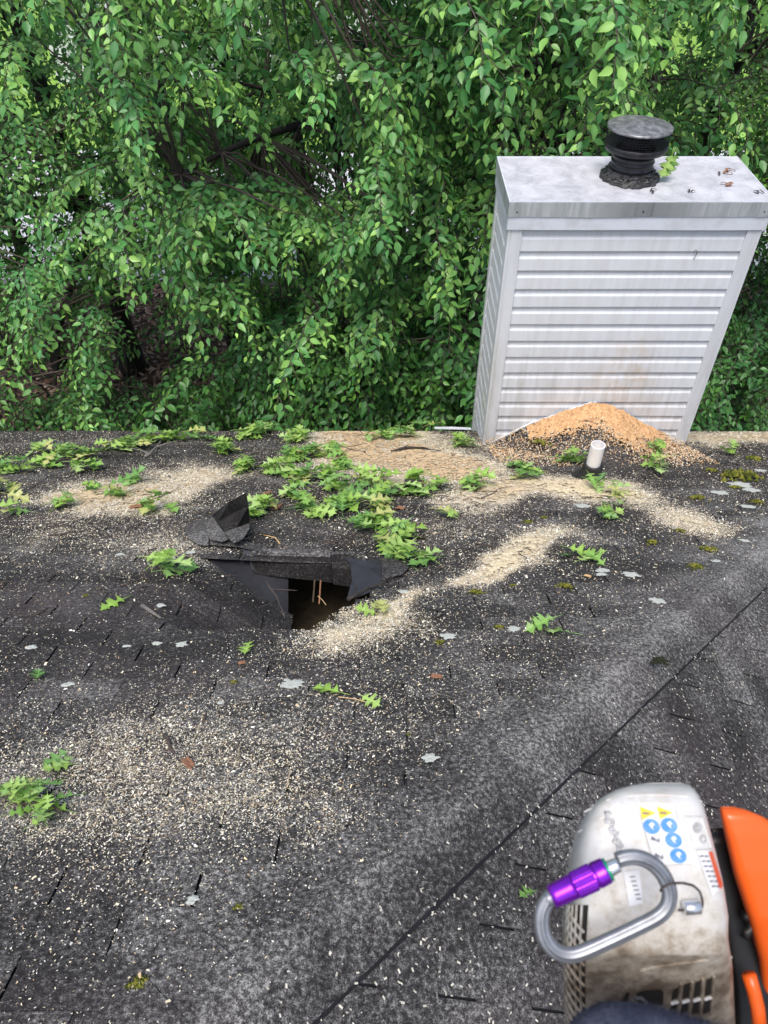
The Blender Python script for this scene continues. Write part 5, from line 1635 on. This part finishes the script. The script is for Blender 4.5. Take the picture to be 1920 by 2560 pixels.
# openings in the leaf cover, given as (px, py, rx, ry) of what shows through them
GAPS = [(380, 800, 105, 85), (700, 745, 130, 35), (120, 250, 45, 150), (190, 150, 40, 110), (330, 560, 90, 60), (840, 110, 60, 75), (830, 470, 70, 55), (250, 690, 60, 60), (690, 300, 60, 40), (470, 690, 70, 45), (1090, 760, 25, 25), (110, 975, 120, 85), (330, 955, 90, 65), (560, 900, 60, 45), (760, 640, 45, 40), (1000, 560, 40, 35)]
def gapped(x, y, z, f=1.0, tip=(0, 0, -.35)):
    px, py, zz = project(np.array([x + tip[0], y + tip[1], z + tip[2]]))
    return any(((px - a) / (c * f)) ** 2 + ((py - b) / (d * f)) ** 2 < 1 for a, b, c, d in GAPS)
def scatter(n, cx, cy, cz, rx, ry, rz, az0, az_sp, sc=(.8, 1.2), seed=0, gapf=1.0, shell=.0, per=7):
    """boughs spread through an ellipsoid, each a thin tier of drooping sprays"""
    r_ = np.random.default_rng(seed)
    out, cents = [], []
    nb = max(3, n // per)
    for _ in range(nb):
        best, bd = None, -1
        for _t in range(14):                       # keep boughs apart so that dark lies between them
            v = r_.normal(0, 1, 3); v /= np.linalg.norm(v)
            v *= (shell + (1 - shell) * r_.random()) ** (1 / 2.2)
            c = np.array([cx + v[0] * rx, cy + v[1] * ry, cz + v[2] * rz])
            d = min([np.linalg.norm((c - q) * (1, .7, 1.3)) for q in cents], default=9)
            if d > bd: best, bd = c, d
        cents.append(best)
        az = az0 + r_.normal(0, az_sp)
        dv, lv = np.array([math.cos(az), math.sin(az), 0]), np.array([-math.sin(az), math.cos(az), 0])
        for k in range(per):
            u, l_ = r_.uniform(-.75, .55), r_.normal(0, .32)
            p = best + dv * u + lv * l_ + np.array([0, 0, -.22 * (u + .2) ** 2 * (u > 0) - .10 * abs(l_) + r_.normal(0, .05)])
            a2 = az + l_ * .9 + r_.normal(0, .18)
            tip = (.5 * math.cos(a2), .5 * math.sin(a2), -.35)
            if p[1] < 6.3 and p[2] < -1: continue
            if gapf and gapped(*p, gapf, tip): continue
            if p[1] + tip[1] * 1.6 < 5.95: continue
            out.append((*p, a2, r_.uniform(*sc)))
    return out
PI = math.pi
s1 = scatter(300, -.7, 8.4, -.9, 2.6, 1.5, 2.6, -PI * .58, .5, seed=1, shell=.3) + scatter(125, 1.2, 7.9, -.3, 1.5, .9, 1.8, -PI * .5, .5, seed=2, shell=.2)
s1 += scatter(50, -.6, 10.3, 3.0, 3.4, 2.6, 1.5, -PI * .5, 1.2, (1.1, 1.6), seed=3, gapf=0)  # crown above the view, added to shade the boughs below
n1 = tree('broadleaf_tree', 'large light-green tree hanging its sprays over the roof edge, centre of the picture', (.4, 11.2, GZ), 11.5, .17, s1, (.2, -1.2), single=300, nlimb=12)
s2 = scatter(165, -4.3, 8.7, -3.1, 1.9, 1.4, 1.4, -PI * .62, .5, seed=4, shell=.3) + scatter(120, -4.9, 9.8, -.6, 2.2, 1.6, 1.6, -PI * .7, .6, seed=5)
s2 += scatter(40, -5, 11.2, 3.0, 3, 2.6, 1.5, -PI * .5, 1.2, (1.1, 1.6), seed=6, gapf=0)  # unseen top sprays, put in for the shade they cast
tree('broadleaf_tree', 'leafy tree at the left edge with long sprays drooping towards the lower left', (-5.1, 12.6, GZ), 11, .19, s2, (.3, -.8), sz=.86)
s3 = scatter(195, -.3, 8.4, -4.3, 2.0, 1.1, 1.15, -PI * .62, .5, seed=7, shell=.2) + scatter(70, .7, 7.5, -3.4, 1.0, .8, 1.2, -PI * .55, .5, seed=17)
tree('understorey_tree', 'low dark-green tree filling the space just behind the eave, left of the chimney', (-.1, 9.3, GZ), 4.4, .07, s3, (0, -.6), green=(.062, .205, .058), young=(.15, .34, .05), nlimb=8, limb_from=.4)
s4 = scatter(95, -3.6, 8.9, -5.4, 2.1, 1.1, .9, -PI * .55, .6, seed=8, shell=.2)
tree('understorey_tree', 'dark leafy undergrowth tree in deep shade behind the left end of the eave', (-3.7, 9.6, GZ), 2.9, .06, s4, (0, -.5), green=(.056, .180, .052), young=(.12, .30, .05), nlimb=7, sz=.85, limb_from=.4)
s5 = scatter(140, 3.9, 9.2, -1.2, 1.9, 1.2, 2.0, -PI * .55, .7, seed=9, shell=.2) + scatter(80, 4.6, 8.3, -.6, 1.3, .8, .9, -PI * .5, .6, seed=10)
s5 += scatter(50, 4.5, 10.6, 2.6, 2.8, 2.4, 1.4, -PI * .5, 1.2, (1.1, 1.6), seed=11, gapf=0)  # more sprays above the view, added for shade
s5 += scatter(80, 5.3, 9.4, -2.9, 1.5, 1.0, 1.5, -PI * .55, .6, seed=44)
tree('broadleaf_tree', 'dark tree with a bright side spray right behind the chimney', (4.6, 12.0, GZ), 10.5, .18, s5, (0, -.9), sz=.72, green=(.056, .185, .052), young=(.20, .40, .05))
s6 = scatter(110, 3.6, 8.8, -4.2, 1.5, 1.2, 1.3, -PI * .55, .6, seed=12, shell=.1) + scatter(70, 4.7, 8.6, -4.6, 1.4, 1.2, 1.2, -PI * .55, .6, seed=14)
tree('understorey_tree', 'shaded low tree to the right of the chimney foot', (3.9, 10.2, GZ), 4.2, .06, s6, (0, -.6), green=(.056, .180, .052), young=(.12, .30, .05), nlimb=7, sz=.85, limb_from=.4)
# second row, further back
back = [(-8.6, 14.2, .24, 'big dark-trunked tree at the far upper left corner'), (-4.4, 15.2, .17, 'slanting dark-trunked tree at upper left in front of the lawn'), (-1.6, 15.6, .16, 'background tree whose thin dark trunk stands on leaf litter, left of centre'), (1.6, 14.6, .16, 'background tree hidden behind the central sprays'),
        (-6.4, 12.6, .12, 'slim tree filling the shade behind the left-edge sprays'), (-2.9, 12.9, .12, 'slim shaded tree behind the drooping sprays left of centre'), (.2, 13.0, .12, 'slim shaded tree just behind the central sprays'), (3.0, 12.8, .12, 'slim shaded tree left behind the chimney cap'),
        (5.0, 15.4, .18, 'dark background tree above the chimney cap'), (8.4, 14.2, .18, 'background tree at the upper right corner'), (-6.6, 19.0, .16, 'distant tree beyond the driveway at upper left'), (3.4, 19.5, .16, 'distant tree beyond the driveway, upper right of centre')]
for i, (bx, by, br, lab) in enumerate(back):
    ss_ = scatter(150 if by < 18 else 100, bx, by - .6, -2.0, 2.3, 1.5, 3.9, -PI * .5, 1.3, (.9, 1.4), seed=30 + i, gapf=.8) + scatter(22, bx, by, 3.4, 2.6, 2.2, 1.6, -PI * .5, 1.5, (1.2, 1.7), seed=60 + i, gapf=0)
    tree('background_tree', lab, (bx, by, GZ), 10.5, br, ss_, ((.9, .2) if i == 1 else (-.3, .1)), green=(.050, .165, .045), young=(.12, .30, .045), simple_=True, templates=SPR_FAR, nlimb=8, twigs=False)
# shrubs on the ground
for i, (bx, by, lab) in enumerate([(-6.2, 11.2, 'ground-level shrub in shade at the far left'), (-2.2, 10.4, 'ground-level shrub left of the litter gap centre'), (1.4, 9.8, 'ground-level shrub behind the chimney side'), (5.6, 11.0, 'ground-level shrub at the right of the chimney')]):
    ss_ = scatter(26, bx, by, GZ + 1.0, 1.2, .9, .6, -PI * .5, 1.5, (.7, 1.0), seed=90 + i, gapf=1.0)
    tree('shrub', lab, (bx, by, GZ), 1.5, .03, ss_, green=(.045, .12, .03), young=(.10, .24, .05), group='shrubs under the trees', nlimb=5, twigs=False)

# ================================================================== CHAINSAW AND CARABINER (held close to the lens)
class Loft:
    """a rounded shell from rows (py, xL, xR, front depth, back depth)"""
    def __init__(s, rows, n=4.0, seg=44, side=0.0, rise=-0.08):
        s.rows, s.n, s.seg = np.array(rows, float), n, seg
        m = s.rows[len(rows) // 2]
        s.ax = rays(np.float64((m[1] + m[2]) / 2), np.float64((s.rows[0, 0] + m[0]) / 2)) + rt * side + up * rise
    def row(s, py): return [np.interp(py, s.rows[:, 0], s.rows[:, k]) for k in range(1, 5)]
    def ring_pt(s, py, th):
        xl, xr, f, b = s.row(py)
        c, q = math.cos(th), math.sin(th)
        ex = math.copysign(abs(c) ** (2 / s.n), c); ey = math.copysign(abs(q) ** (2 / s.n), q)
        dep = (f + b) / 2 - (b - f) / 2 * ey
        X = ((xl + xr) / 2 + (xr - xl) / 2 * ex - 960) / FPX * f
        Yy = (1280 - py) / FPX * f
        return CAM + fw * f + s.ax * (dep - f) + rt * X + up * Yy
    def pt(s, px, py, off=0.0):            # on the face towards the lens
        xl, xr, f, b = s.row(py)
        ex = np.clip((px - (xl + xr) / 2) / ((xr - xl) / 2), -.995, .995)
        ey = (1 - abs(ex) ** s.n) ** (1 / s.n)
        dep = (f + b) / 2 - (b - f) / 2 * ey - off
        return CAM + fw * (f - off) + s.ax * (dep + off - f) + rt * ((px - 960) / FPX * f) + up * ((1280 - py) / FPX * f)
    def build(s, name, mat, parent, fine=6):
        pys = []
        for a, b in zip(s.rows[:-1, 0], s.rows[1:, 0]): pys += list(np.linspace(a, b, max(2, int((b - a) / 12)), endpoint=False))
        pys.append(s.rows[-1, 0])
        V, F = [], []
        for py in pys:
            for k in range(s.seg): V.append(s.ring_pt(py, 2 * PI * k / s.seg))
        m = s.seg
        for i in range(len(pys) - 1):
            for k in range(m): F.append((i * m + k, i * m + (k + 1) % m, (i + 1) * m + (k + 1) % m, (i + 1) * m + k))
        F += [tuple(range(m)), tuple((len(pys) - 1) * m + k for k in range(m))[::-1]]
        return mk(name, V, F, mat, parent, True)
def smooth_rows(rows, n=40):
    rows = np.array(rows, float)
    py = np.unique(np.concatenate([np.linspace(rows[0, 0], rows[-1, 0], n), rows[:, 0]]))
    out = [py]
    for k in range(1, rows.shape[1]):
        v = np.interp(py, rows[:, 0], rows[:, k])
        out.append(v)
    return np.stack(out, 1)
saw = empty('chainsaw', cpt(np.float64(1640), np.float64(2500), .62), 'dirty white and orange chainsaw held close at the lower right', 'chainsaw')
HR = [(1957, 1612, 1712, .606, .630), (1961, 1575, 1735, .592, .645), (1970, 1540, 1750, .580, .655), (1985, 1510, 1763, .571, .66), (2010, 1484, 1778, .564, .665), (2060, 1462, 1794, .557, .67), (2120, 1448, 1811, .551, .67), (2200, 1436, 1832, .546, .67), (2290, 1430, 1848, .542, .67),
      (2350, 1427, 1848, .541, .67), (2385, 1425, 1853, .542, .67), (2400, 1424, 1855, .548, .67), (2420, 1424, 1856, .556, .67), (2480, 1425, 1858, .570, .68), (2560, 1427, 1860, .588, .69), (2680, 1430, 1862, .61, .70)]
H = Loft(HR, 5.0, 64, -.19)
house = H.build('starter_housing', M_SAW, saw)
def patch(name, quad, mat, parent, off, nu=8, nv=8, loft=H, poly=None):
    """a thin skin following the housing"""
    q = np.array(quad, float)
    V, F = [], []
    for i in range(nu + 1):
        for j in range(nv + 1):
            u, v = i / nu, j / nv
            p = q[0] * (1 - u) * (1 - v) + q[1] * u * (1 - v) + q[2] * u * v + q[3] * (1 - u) * v
            V.append(loft.pt(p[0], p[1], off))
    F = [(i * (nv + 1) + j, (i + 1) * (nv + 1) + j, (i + 1) * (nv + 1) + j + 1, i * (nv + 1) + j + 1) for i in range(nu) for j in range(nv)]
    return mk(name, V, F, mat, parent, True)
def fan(name, pts, mat, parent, off):
    c = np.mean(np.array(pts, float), 0)
    V = [H.pt(*c, off)] + [H.pt(x, y, off) for x, y in pts]
    n = len(pts)
    return mk(name, V, [(0, 1 + k, 1 + (k + 1) % n) for k in range(n)], mat, parent)
stk = patch('warning_sticker', [(1592, 2007), (1681, 2008), (1726, 2157), (1637, 2162)], M_STWHITE, saw, .0010)
mbk = MB()
b4 = [(1590, 2004), (1683, 2005), (1729, 2160), (1635, 2166)]
for a, b in zip(b4, b4[1:] + b4[:1]):
    mbk.tube([H.pt(a[0] + (b[0] - a[0]) * t, a[1] + (b[1] - a[1]) * t, .0006) for t in np.linspace(0, 1, 6)], .0006, 4)
mbk.build('sticker_border', M_SAW, stk)
for tri in ([(1598, 2014), (1639, 2030), (1603, 2047)], [(1640, 2013), (1681, 2029), (1648, 2046)]):
    fan('warning_triangle', tri, M_STYELLOW, stk, .0016)
    c = np.mean(np.array(tri), 0)
    fan('triangle_mark', [(c[0] - 9, c[1] - 3), (c[0] + 8, c[1] - 1), (c[0] + 8, c[1] + 3), (c[0] - 8, c[1] + 2)], M_STINK, stk, .0021)
for (x, y) in ((1627, 2064), (1671, 2061), (1682, 2098), (1694, 2137)):
    fan('blue_pictogram', [(x + 21 * math.cos(2 * PI * k / 24) + 3 * math.sin(2 * PI * k / 24), y + 19 * math.sin(2 * PI * k / 24)) for k in range(24)], M_STBLUE, stk, .0016)
    fan('pictogram_mark', [(x - 8, y - 6), (x + 1, y - 12), (x + 8, y - 4), (x + 1, y - 1), (x + 6, y + 8), (x - 1, y + 3)], M_STWHITE, stk, .0021)
for (x, y) in ((1637, 2098), (1646, 2140)):
    for k in range(4):
        fan('pictogram_ink', [(x - 10 + 6 * k, y - 10 + 4 * (k % 3)), (x - 4 + 5 * k, y - 8 + 3 * k), (x - 5 + 5 * k, y - 1 + 2 * k), (x - 12 + 6 * k, y + 1 + 2 * k)], M_STINK, stk, .0016)
lab2 = patch('safety_label', [(1741, 2125), (1785, 2124), (1817, 2212), (1781, 2238)], M_STWHITE, saw, .0010)
patch('red_band', [(1773, 2126), (1785, 2124), (1816, 2211), (1803, 2220)], M_STRED, lab2, .0016, 4, 8)
for k in range(7):
    for w_ in (0, 1):
        x, y = 1748 + k * 5.2 + w_ * 13, 2136 + k * 12.5
        fan('printed_line', [(x, y), (x + 10, y - 1), (x + 11, y + 3), (x + 1, y + 4)], M_STINK, lab2, .0016)
# moulded relief: raised panel with rings, worn raised lettering, type plate
M_RELIEF = simple('worn_relief_plastic', (0.50, 0.50, 0.51), 0.4, 0.1, (0.24, 0.22, 0.20), 120, 0.8)
rel = MB()
bq = [(1712, 2042), (1757, 2041), (1784, 2118), (1738, 2121)]
for a, b in zip(bq, bq[1:] + bq[:1]):
    rel.tube([H.pt(a[0] + (b[0] - a[0]) * t, a[1] + (b[1] - a[1]) * t, .0004) for t in np.linspace(0, 1, 6)], .0009, 5)
rel.build('moulded_frame', M_SAW, saw)
for (x, y, r_) in ((1745, 2068, 11), (1745, 2068, 5), (1760, 2096, 8)):
    mbk = MB()
    mbk.tube([H.pt(x + r_ * math.cos(2 * PI * k / 18), y + r_ * math.sin(2 * PI * k / 18), .0004) for k in range(19)], .0008, 5, False)
    mbk.build('moulded_ring', M_RELIEF, saw)
mbk = MB()
for q in range(2):
    pts = [H.pt(1513 + 8 * q + 34 * t + 5 * math.sin(t * 23 + q * 2), 2028 + 100 * t, .0006 + .0006 * math.sin(t * 31 + q)) for t in np.linspace(0, 1, 30)]
    mbk.tube(pts, [.0012 + .0006 * math.sin(k * 2.1 + q) for k in range(30)], 6)
mbk.build('worn_relief', M_RELIEF, saw, True)
tp_ = patch('type_plate', [(1557, 2178), (1597, 2174), (1606, 2256), (1572, 2264)], M_STWHITE, saw, .0012)
for k in range(6):
    x, y = 1572 + k * 3.2, 2188 + k * 11
    fan('printed_line', [(x, y), (x + 13, y - 1), (x + 14, y + 2), (x + 1, y + 3)], M_STINK, tp_, .0018)
mbk = MB()
mbk.tube([H.pt(x, y, .0002) for x, y in [(1470, 2018), (1520, 1998), (1580, 1988), (1650, 1986), (1720, 1990), (1760, 2000)]], .0010, 5)
mbk.build('seam', M_SAW, saw)
mbk = MB()
mbk.tube([H.pt(x, y, .0002) for x, y in [(1455, 2070), (1500, 2045), (1530, 2032)]], .0008, 5)
mbk.build('seam', M_SAW, saw)
mbk = MB()
mbk.tube([H.pt(x, y, .0004) for x, y in [(1690, 2276), (1740, 2274), (1800, 2278), (1846, 2282)]], .0011, 5)
mbk.build('seam', M_SAW, saw)
# recoil grille on the left flank: dark skin painting the opening's shade, crossed by cream slats
def flank(py, th, off=0.0):
    p = H.ring_pt(py, th); c = H.ring_pt(py, th + .02); a = H.ring_pt(py + 4, th)
    n_ = np.cross(c - p, a - p); n_ /= np.linalg.norm(n_)
    if n_ @ rt > 0: n_ = -n_
    return p + n_ * off
T0, T1 = R(128), R(176)
V, F = [], []
for i in range(14):
    for j in range(8): V.append(flank(2262 + i * 24, T0 + (T1 - T0) * j / 7 - .06 * (1 - i / 13), .0005))
F = [(i * 8 + j, (i + 1) * 8 + j, (i + 1) * 8 + j + 1, i * 8 + j + 1) for i in range(13) for j in range(7)]
gr = mk('grille_shade', V, F, M_OPENING_SHADE, saw, True)
for k in range(12):
    y0 = 2255 + k * 26
    pts = [flank(min(y0 + 75 * t, 2590), T1 - (T1 - T0) * t, .0016) for t in np.linspace(0, 1, 7)]
    MB().tube(pts, .0013, 4).build('grille_slat', M_SAW, gr)
for k in range(5):
    pts = [flank(2262 + t * 310, T0 + (T1 - T0) * (.12 + k * .2) , .0012) for t in np.linspace(0, 1, 10)]
    MB().tube(pts, .0009, 4).build('grille_slat', M_SAW, gr)
# vents in the lower face: flat dark patches painting the shade of the slots
def shade_patch(name, q, mat, off): return patch(name, q, mat, saw, off, 3, 3)
for c in range(4):
    x = 1680 + c * 28
    shade_patch('vent_slot_shade', [(x + 2, 2467 - c * 6 + (8 if c == 0 else 0)), (x + 18, 2461 - c * 6 + (4 if c == 0 else 0)), (x + 14, 2494 - c * 3), (x - 3, 2500 - c * 3)], M_OPENING_SHADE, .0006)
    shade_patch('vent_slot_shade', [(x - 3, 2514 - c * 4), (x + 13, 2510 - c * 4), (x + 8, 2536 - c * 2), (x - 7, 2528 + (c > 0) * 8)], M_OPENING_SHADE, .0006)
    mbk = MB()
    mbk.tube([H.pt(x - 4, 2507 - c * 3.5, .0012), H.pt(x + 15, 2501 - c * 3.5, .0012)], .0011, 5)
    mbk.build('vent_bar', M_STWHITE, saw)
    mbk = MB()
    mbk.tube([H.pt(x + 21, 2458 - c * 6, .0009), H.pt(x + 13, 2538 - c * 3, .0009)], .0012, 5)
    mbk.build('vent_bar', M_SAW, saw)
fan('exhaust_shade', [(1592, 2480), (1610, 2474), (1650, 2472), (1658, 2478), (1657, 2512), (1612, 2514), (1588, 2500)], M_OPENING_SHADE, saw, .0008)  # flat patch painting the dark inside the exhaust
fan('exhaust_shade', [(1552, 2510), (1566, 2478), (1573, 2480), (1568, 2512)], M_OPENING_SHADE, saw, .0008)
mbk = MB()
mbk.tube([H.pt(x, y, .0012) for x, y in [(1585, 2492), (1602, 2492), (1614, 2504), (1618, 2515)]], .0014, 5)
mbk.build('wire_clip', M_STEEL, saw)
mbk = MB()
mbk.tube([H.pt(x, y, .0003) for x, y in [(1600, 2426), (1640, 2416), (1690, 2408), (1760, 2400), (1845, 2396)]], .0010, 5)
mbk.build('seam', M_SAW, saw)
# orange rear handle cover and the black body behind it
OR = Loft([(2017, 1797, 1842, .604, .64), (2023, 1796, 1872, .597, .65), (2040, 1798, 1915, .592, .66), (2090, 1808, 1985, .590, .67), (2180, 1828, 2030, .590, .68), (2300, 1866, 2060, .594, .69), (2400, 1892, 2080, .606, .70), (2480, 1901, 2090, .622, .70), (2560, 1903, 2090, .64, .71), (2660, 1905, 2090, .65, .72)], 5.0, 40)
OR.build('handle_cover', M_ORANGE, saw)
BL = Loft([(2070, 1770, 1840, .640, .70), (2100, 1760, 1880, .632, .70), (2300, 1800, 1930, .628, .70), (2480, 1830, 1960, .626, .70), (2680, 1840, 1980, .63, .70)], 5.0, 32)
BL.build('engine_body', M_BLACK, saw)
mbk = MB()
mbk.tube([cpt(np.float64(x), np.float64(y), .612) for x, y in [(1858, 2286), (1874, 2296), (1880, 2320), (1868, 2330), (1862, 2345)]], .004, 8)
mbk.build('fuel_hose', M_BLACK, saw, True)
mbk = MB()
mbk.tube([cpt(np.float64(x), np.float64(y), .600) for x, y in [(1872, 2436), (1884, 2478), (1894, 2520), (1900, 2580)]], .0055, 8)
mbk.build('trigger_lever', M_ORANGE, saw, True)
# carabiner hanging on the housing
car = empty('carabiner', cpt(np.float64(1600), np.float64(2300), .50), 'grey oval carabiner with purple screw sleeve lying on the chainsaw', 'carabiner')
def zp(x, y): return 1300 + x * .3737, 1900 + y * .3737
path = [(648, 672), (690, 655), (760, 645), (830, 660), (900, 700), (955, 760), (990, 830), (1005, 900), (995, 965), (960, 1020), (900, 1062), (820, 1102), (700, 1160), (560, 1225), (450, 1275), (380, 1302), (320, 1310), (260, 1295), (205, 1255), (165, 1195), (145, 1120), (140, 1050), (155, 985), (185, 935), (215, 905)]
def cdepth(x, y): return .487 + .0000 * x
P = np.array([cpt(np.float64(zp(x, y)[0]), np.float64(zp(x, y)[1]), .492 + .022 * max(0, (900 - x)) / 900 * 0 + .00001 * (1300 - y)) for x, y in path])
def resample(P, n):
    d = np.concatenate([[0], np.cumsum(np.linalg.norm(np.diff(P, axis=0), axis=1))])
    t = np.linspace(0, d[-1], n)
    Q = np.stack([np.interp(t, d, P[:, k]) for k in range(3)], 1)
    for _ in range(4): Q[1:-1] = (Q[:-2] + 2 * Q[1:-1] + Q[2:]) / 4
    return Q
prof = []
for k in range(40):
    th = 2 * PI * k / 40
    r_ = 1.0
    for g0_ in (R(90) - .42, R(90) + .42, R(270) - .42, R(270) + .42): r_ -= .22 * math.exp(-((((th - g0_ + PI) % (2 * PI)) - PI) / .16) ** 2)
    prof.append((1.0 * math.cos(th) * r_, .82 * math.sin(th) * r_))
MB().tube(resample(P, 90), .0051, profile=prof, up0=-fw).build('frame', M_STEEL, car, True)
ga, gb = [cpt(np.float64(a), np.float64(b), .489) for a, b in (zp(632, 712), zp(205, 918))]
gd = gb - ga
def ring(t0, t1, r0, r1, name, mat, n=36, knurl=False, parent=car):
    mb = MB()
    m = 6 if not knurl else 14
    ts = np.linspace(t0, t1, m)
    rr = np.linspace(r0, r1, m)
    if knurl:
        pr = [(math.cos(2 * PI * k / n) * (1 + .035 * (k % 2)), math.sin(2 * PI * k / n) * (1 + .035 * (k % 2))) for k in range(n)]
        mb.tube([ga + gd * t for t in ts], list(rr * (1 + .02 * (np.arange(m) % 2))), profile=pr)
    else:
        mb.tube([ga + gd * t for t in ts], list(rr), n)
    return mb.build(name, mat, parent, not knurl)
ring(-.06, .12, .0044, .0052, 'gate_nose', M_BRIGHT)
ring(.085, .135, .0072, .0072, 'green_ring', M_GREEN)
slv = ring(.125, .30, .0080, .0083, 'gate_sleeve', M_PURPLE)
ring(.302, .325, .0077, .0077, 'sleeve_groove', M_PURPLE, parent=slv)
ring(.327, .62, .0082, .0080, 'knurled_sleeve', M_PURPLE, 56, True, slv)
ring(.622, .99, .0079, .0070, 'sleeve_end', M_PURPLE, parent=slv)
ring(.80, .84, .0098, .0098, 'green_dot', M_GREEN, 8) if False else None
ring(.98, 1.06, .0050, .0046, 'gate_hinge', M_STEEL)
# wire keeper with a crimped ferrule
wl = empty('wire_loop', cpt(np.float64(1740), np.float64(2270), .52), 'thin rusty wire loop with a crimped ferrule tied to the carabiner', 'wire')
wp = [(940, 875), (955, 845), (1010, 825), (1090, 822), (1160, 840), (1205, 880), (1222, 940), (1225, 1000), (1190, 1018), (1130, 1010), (1090, 1000), (1060, 1005)]
dp = [.484, .480, .482, .50, .52, .532, .536, .537, .537, .537, .537, .538]
MB().tube(resample(np.array([cpt(np.float64(zp(x, y)[0]), np.float64(zp(x, y)[1]), d) for (x, y), d in zip(wp, dp)]), 50), .0009, 6).build('wire', M_TWIG, wl, True)
a, b = [cpt(np.float64(zp(x, y)[0]), np.float64(zp(x, y)[1]), .535) for x, y in ((1095, 990), (1205, 984))]
MB().tube([a, a + (b - a) * .05, b - (b - a) * .05, b], [.004, .0048, .0048, .004], 14).build('ferrule', M_BRIGHT, wl, True)
# padded navy cloth at the bottom edge
FB = Loft([(2504, 1520, 1575, .476, .50), (2507, 1490, 1620, .468, .51), (2514, 1468, 1650, .460, .515), (2526, 1440, 1700, .455, .52), (2544, 1418, 1765, .450, .525), (2566, 1400, 1850, .446, .53), (2620, 1370, 1960, .44, .54), (2720, 1340, 2050, .43, .55)], 3.0, 60)
cloth = empty('padded_cloth', cpt(np.float64(1600), np.float64(2700), .48), 'dark navy padded cloth poking in at the bottom edge under the chainsaw', 'cloth')
FB.build('pad', M_FABRIC, cloth)
mb = MB()
for k in range(900):
    py = random.uniform(2504, 2570); th = random.uniform(R(20), R(160))
    p = FB.ring_pt(py, th)
    d = unit(up * 1.0 + rt * random.uniform(-1, 1) - fw * random.uniform(0, .6))
    L = random.uniform(.0015, .005)
    s_ = np.cross(d, fw) * .00018
    mb.add([p - s_, p + s_, p + d * L], [(0, 1, 2)])
o = mb.build('fuzz', M_FABRIC, cloth); o['kind'] = 'stuff'
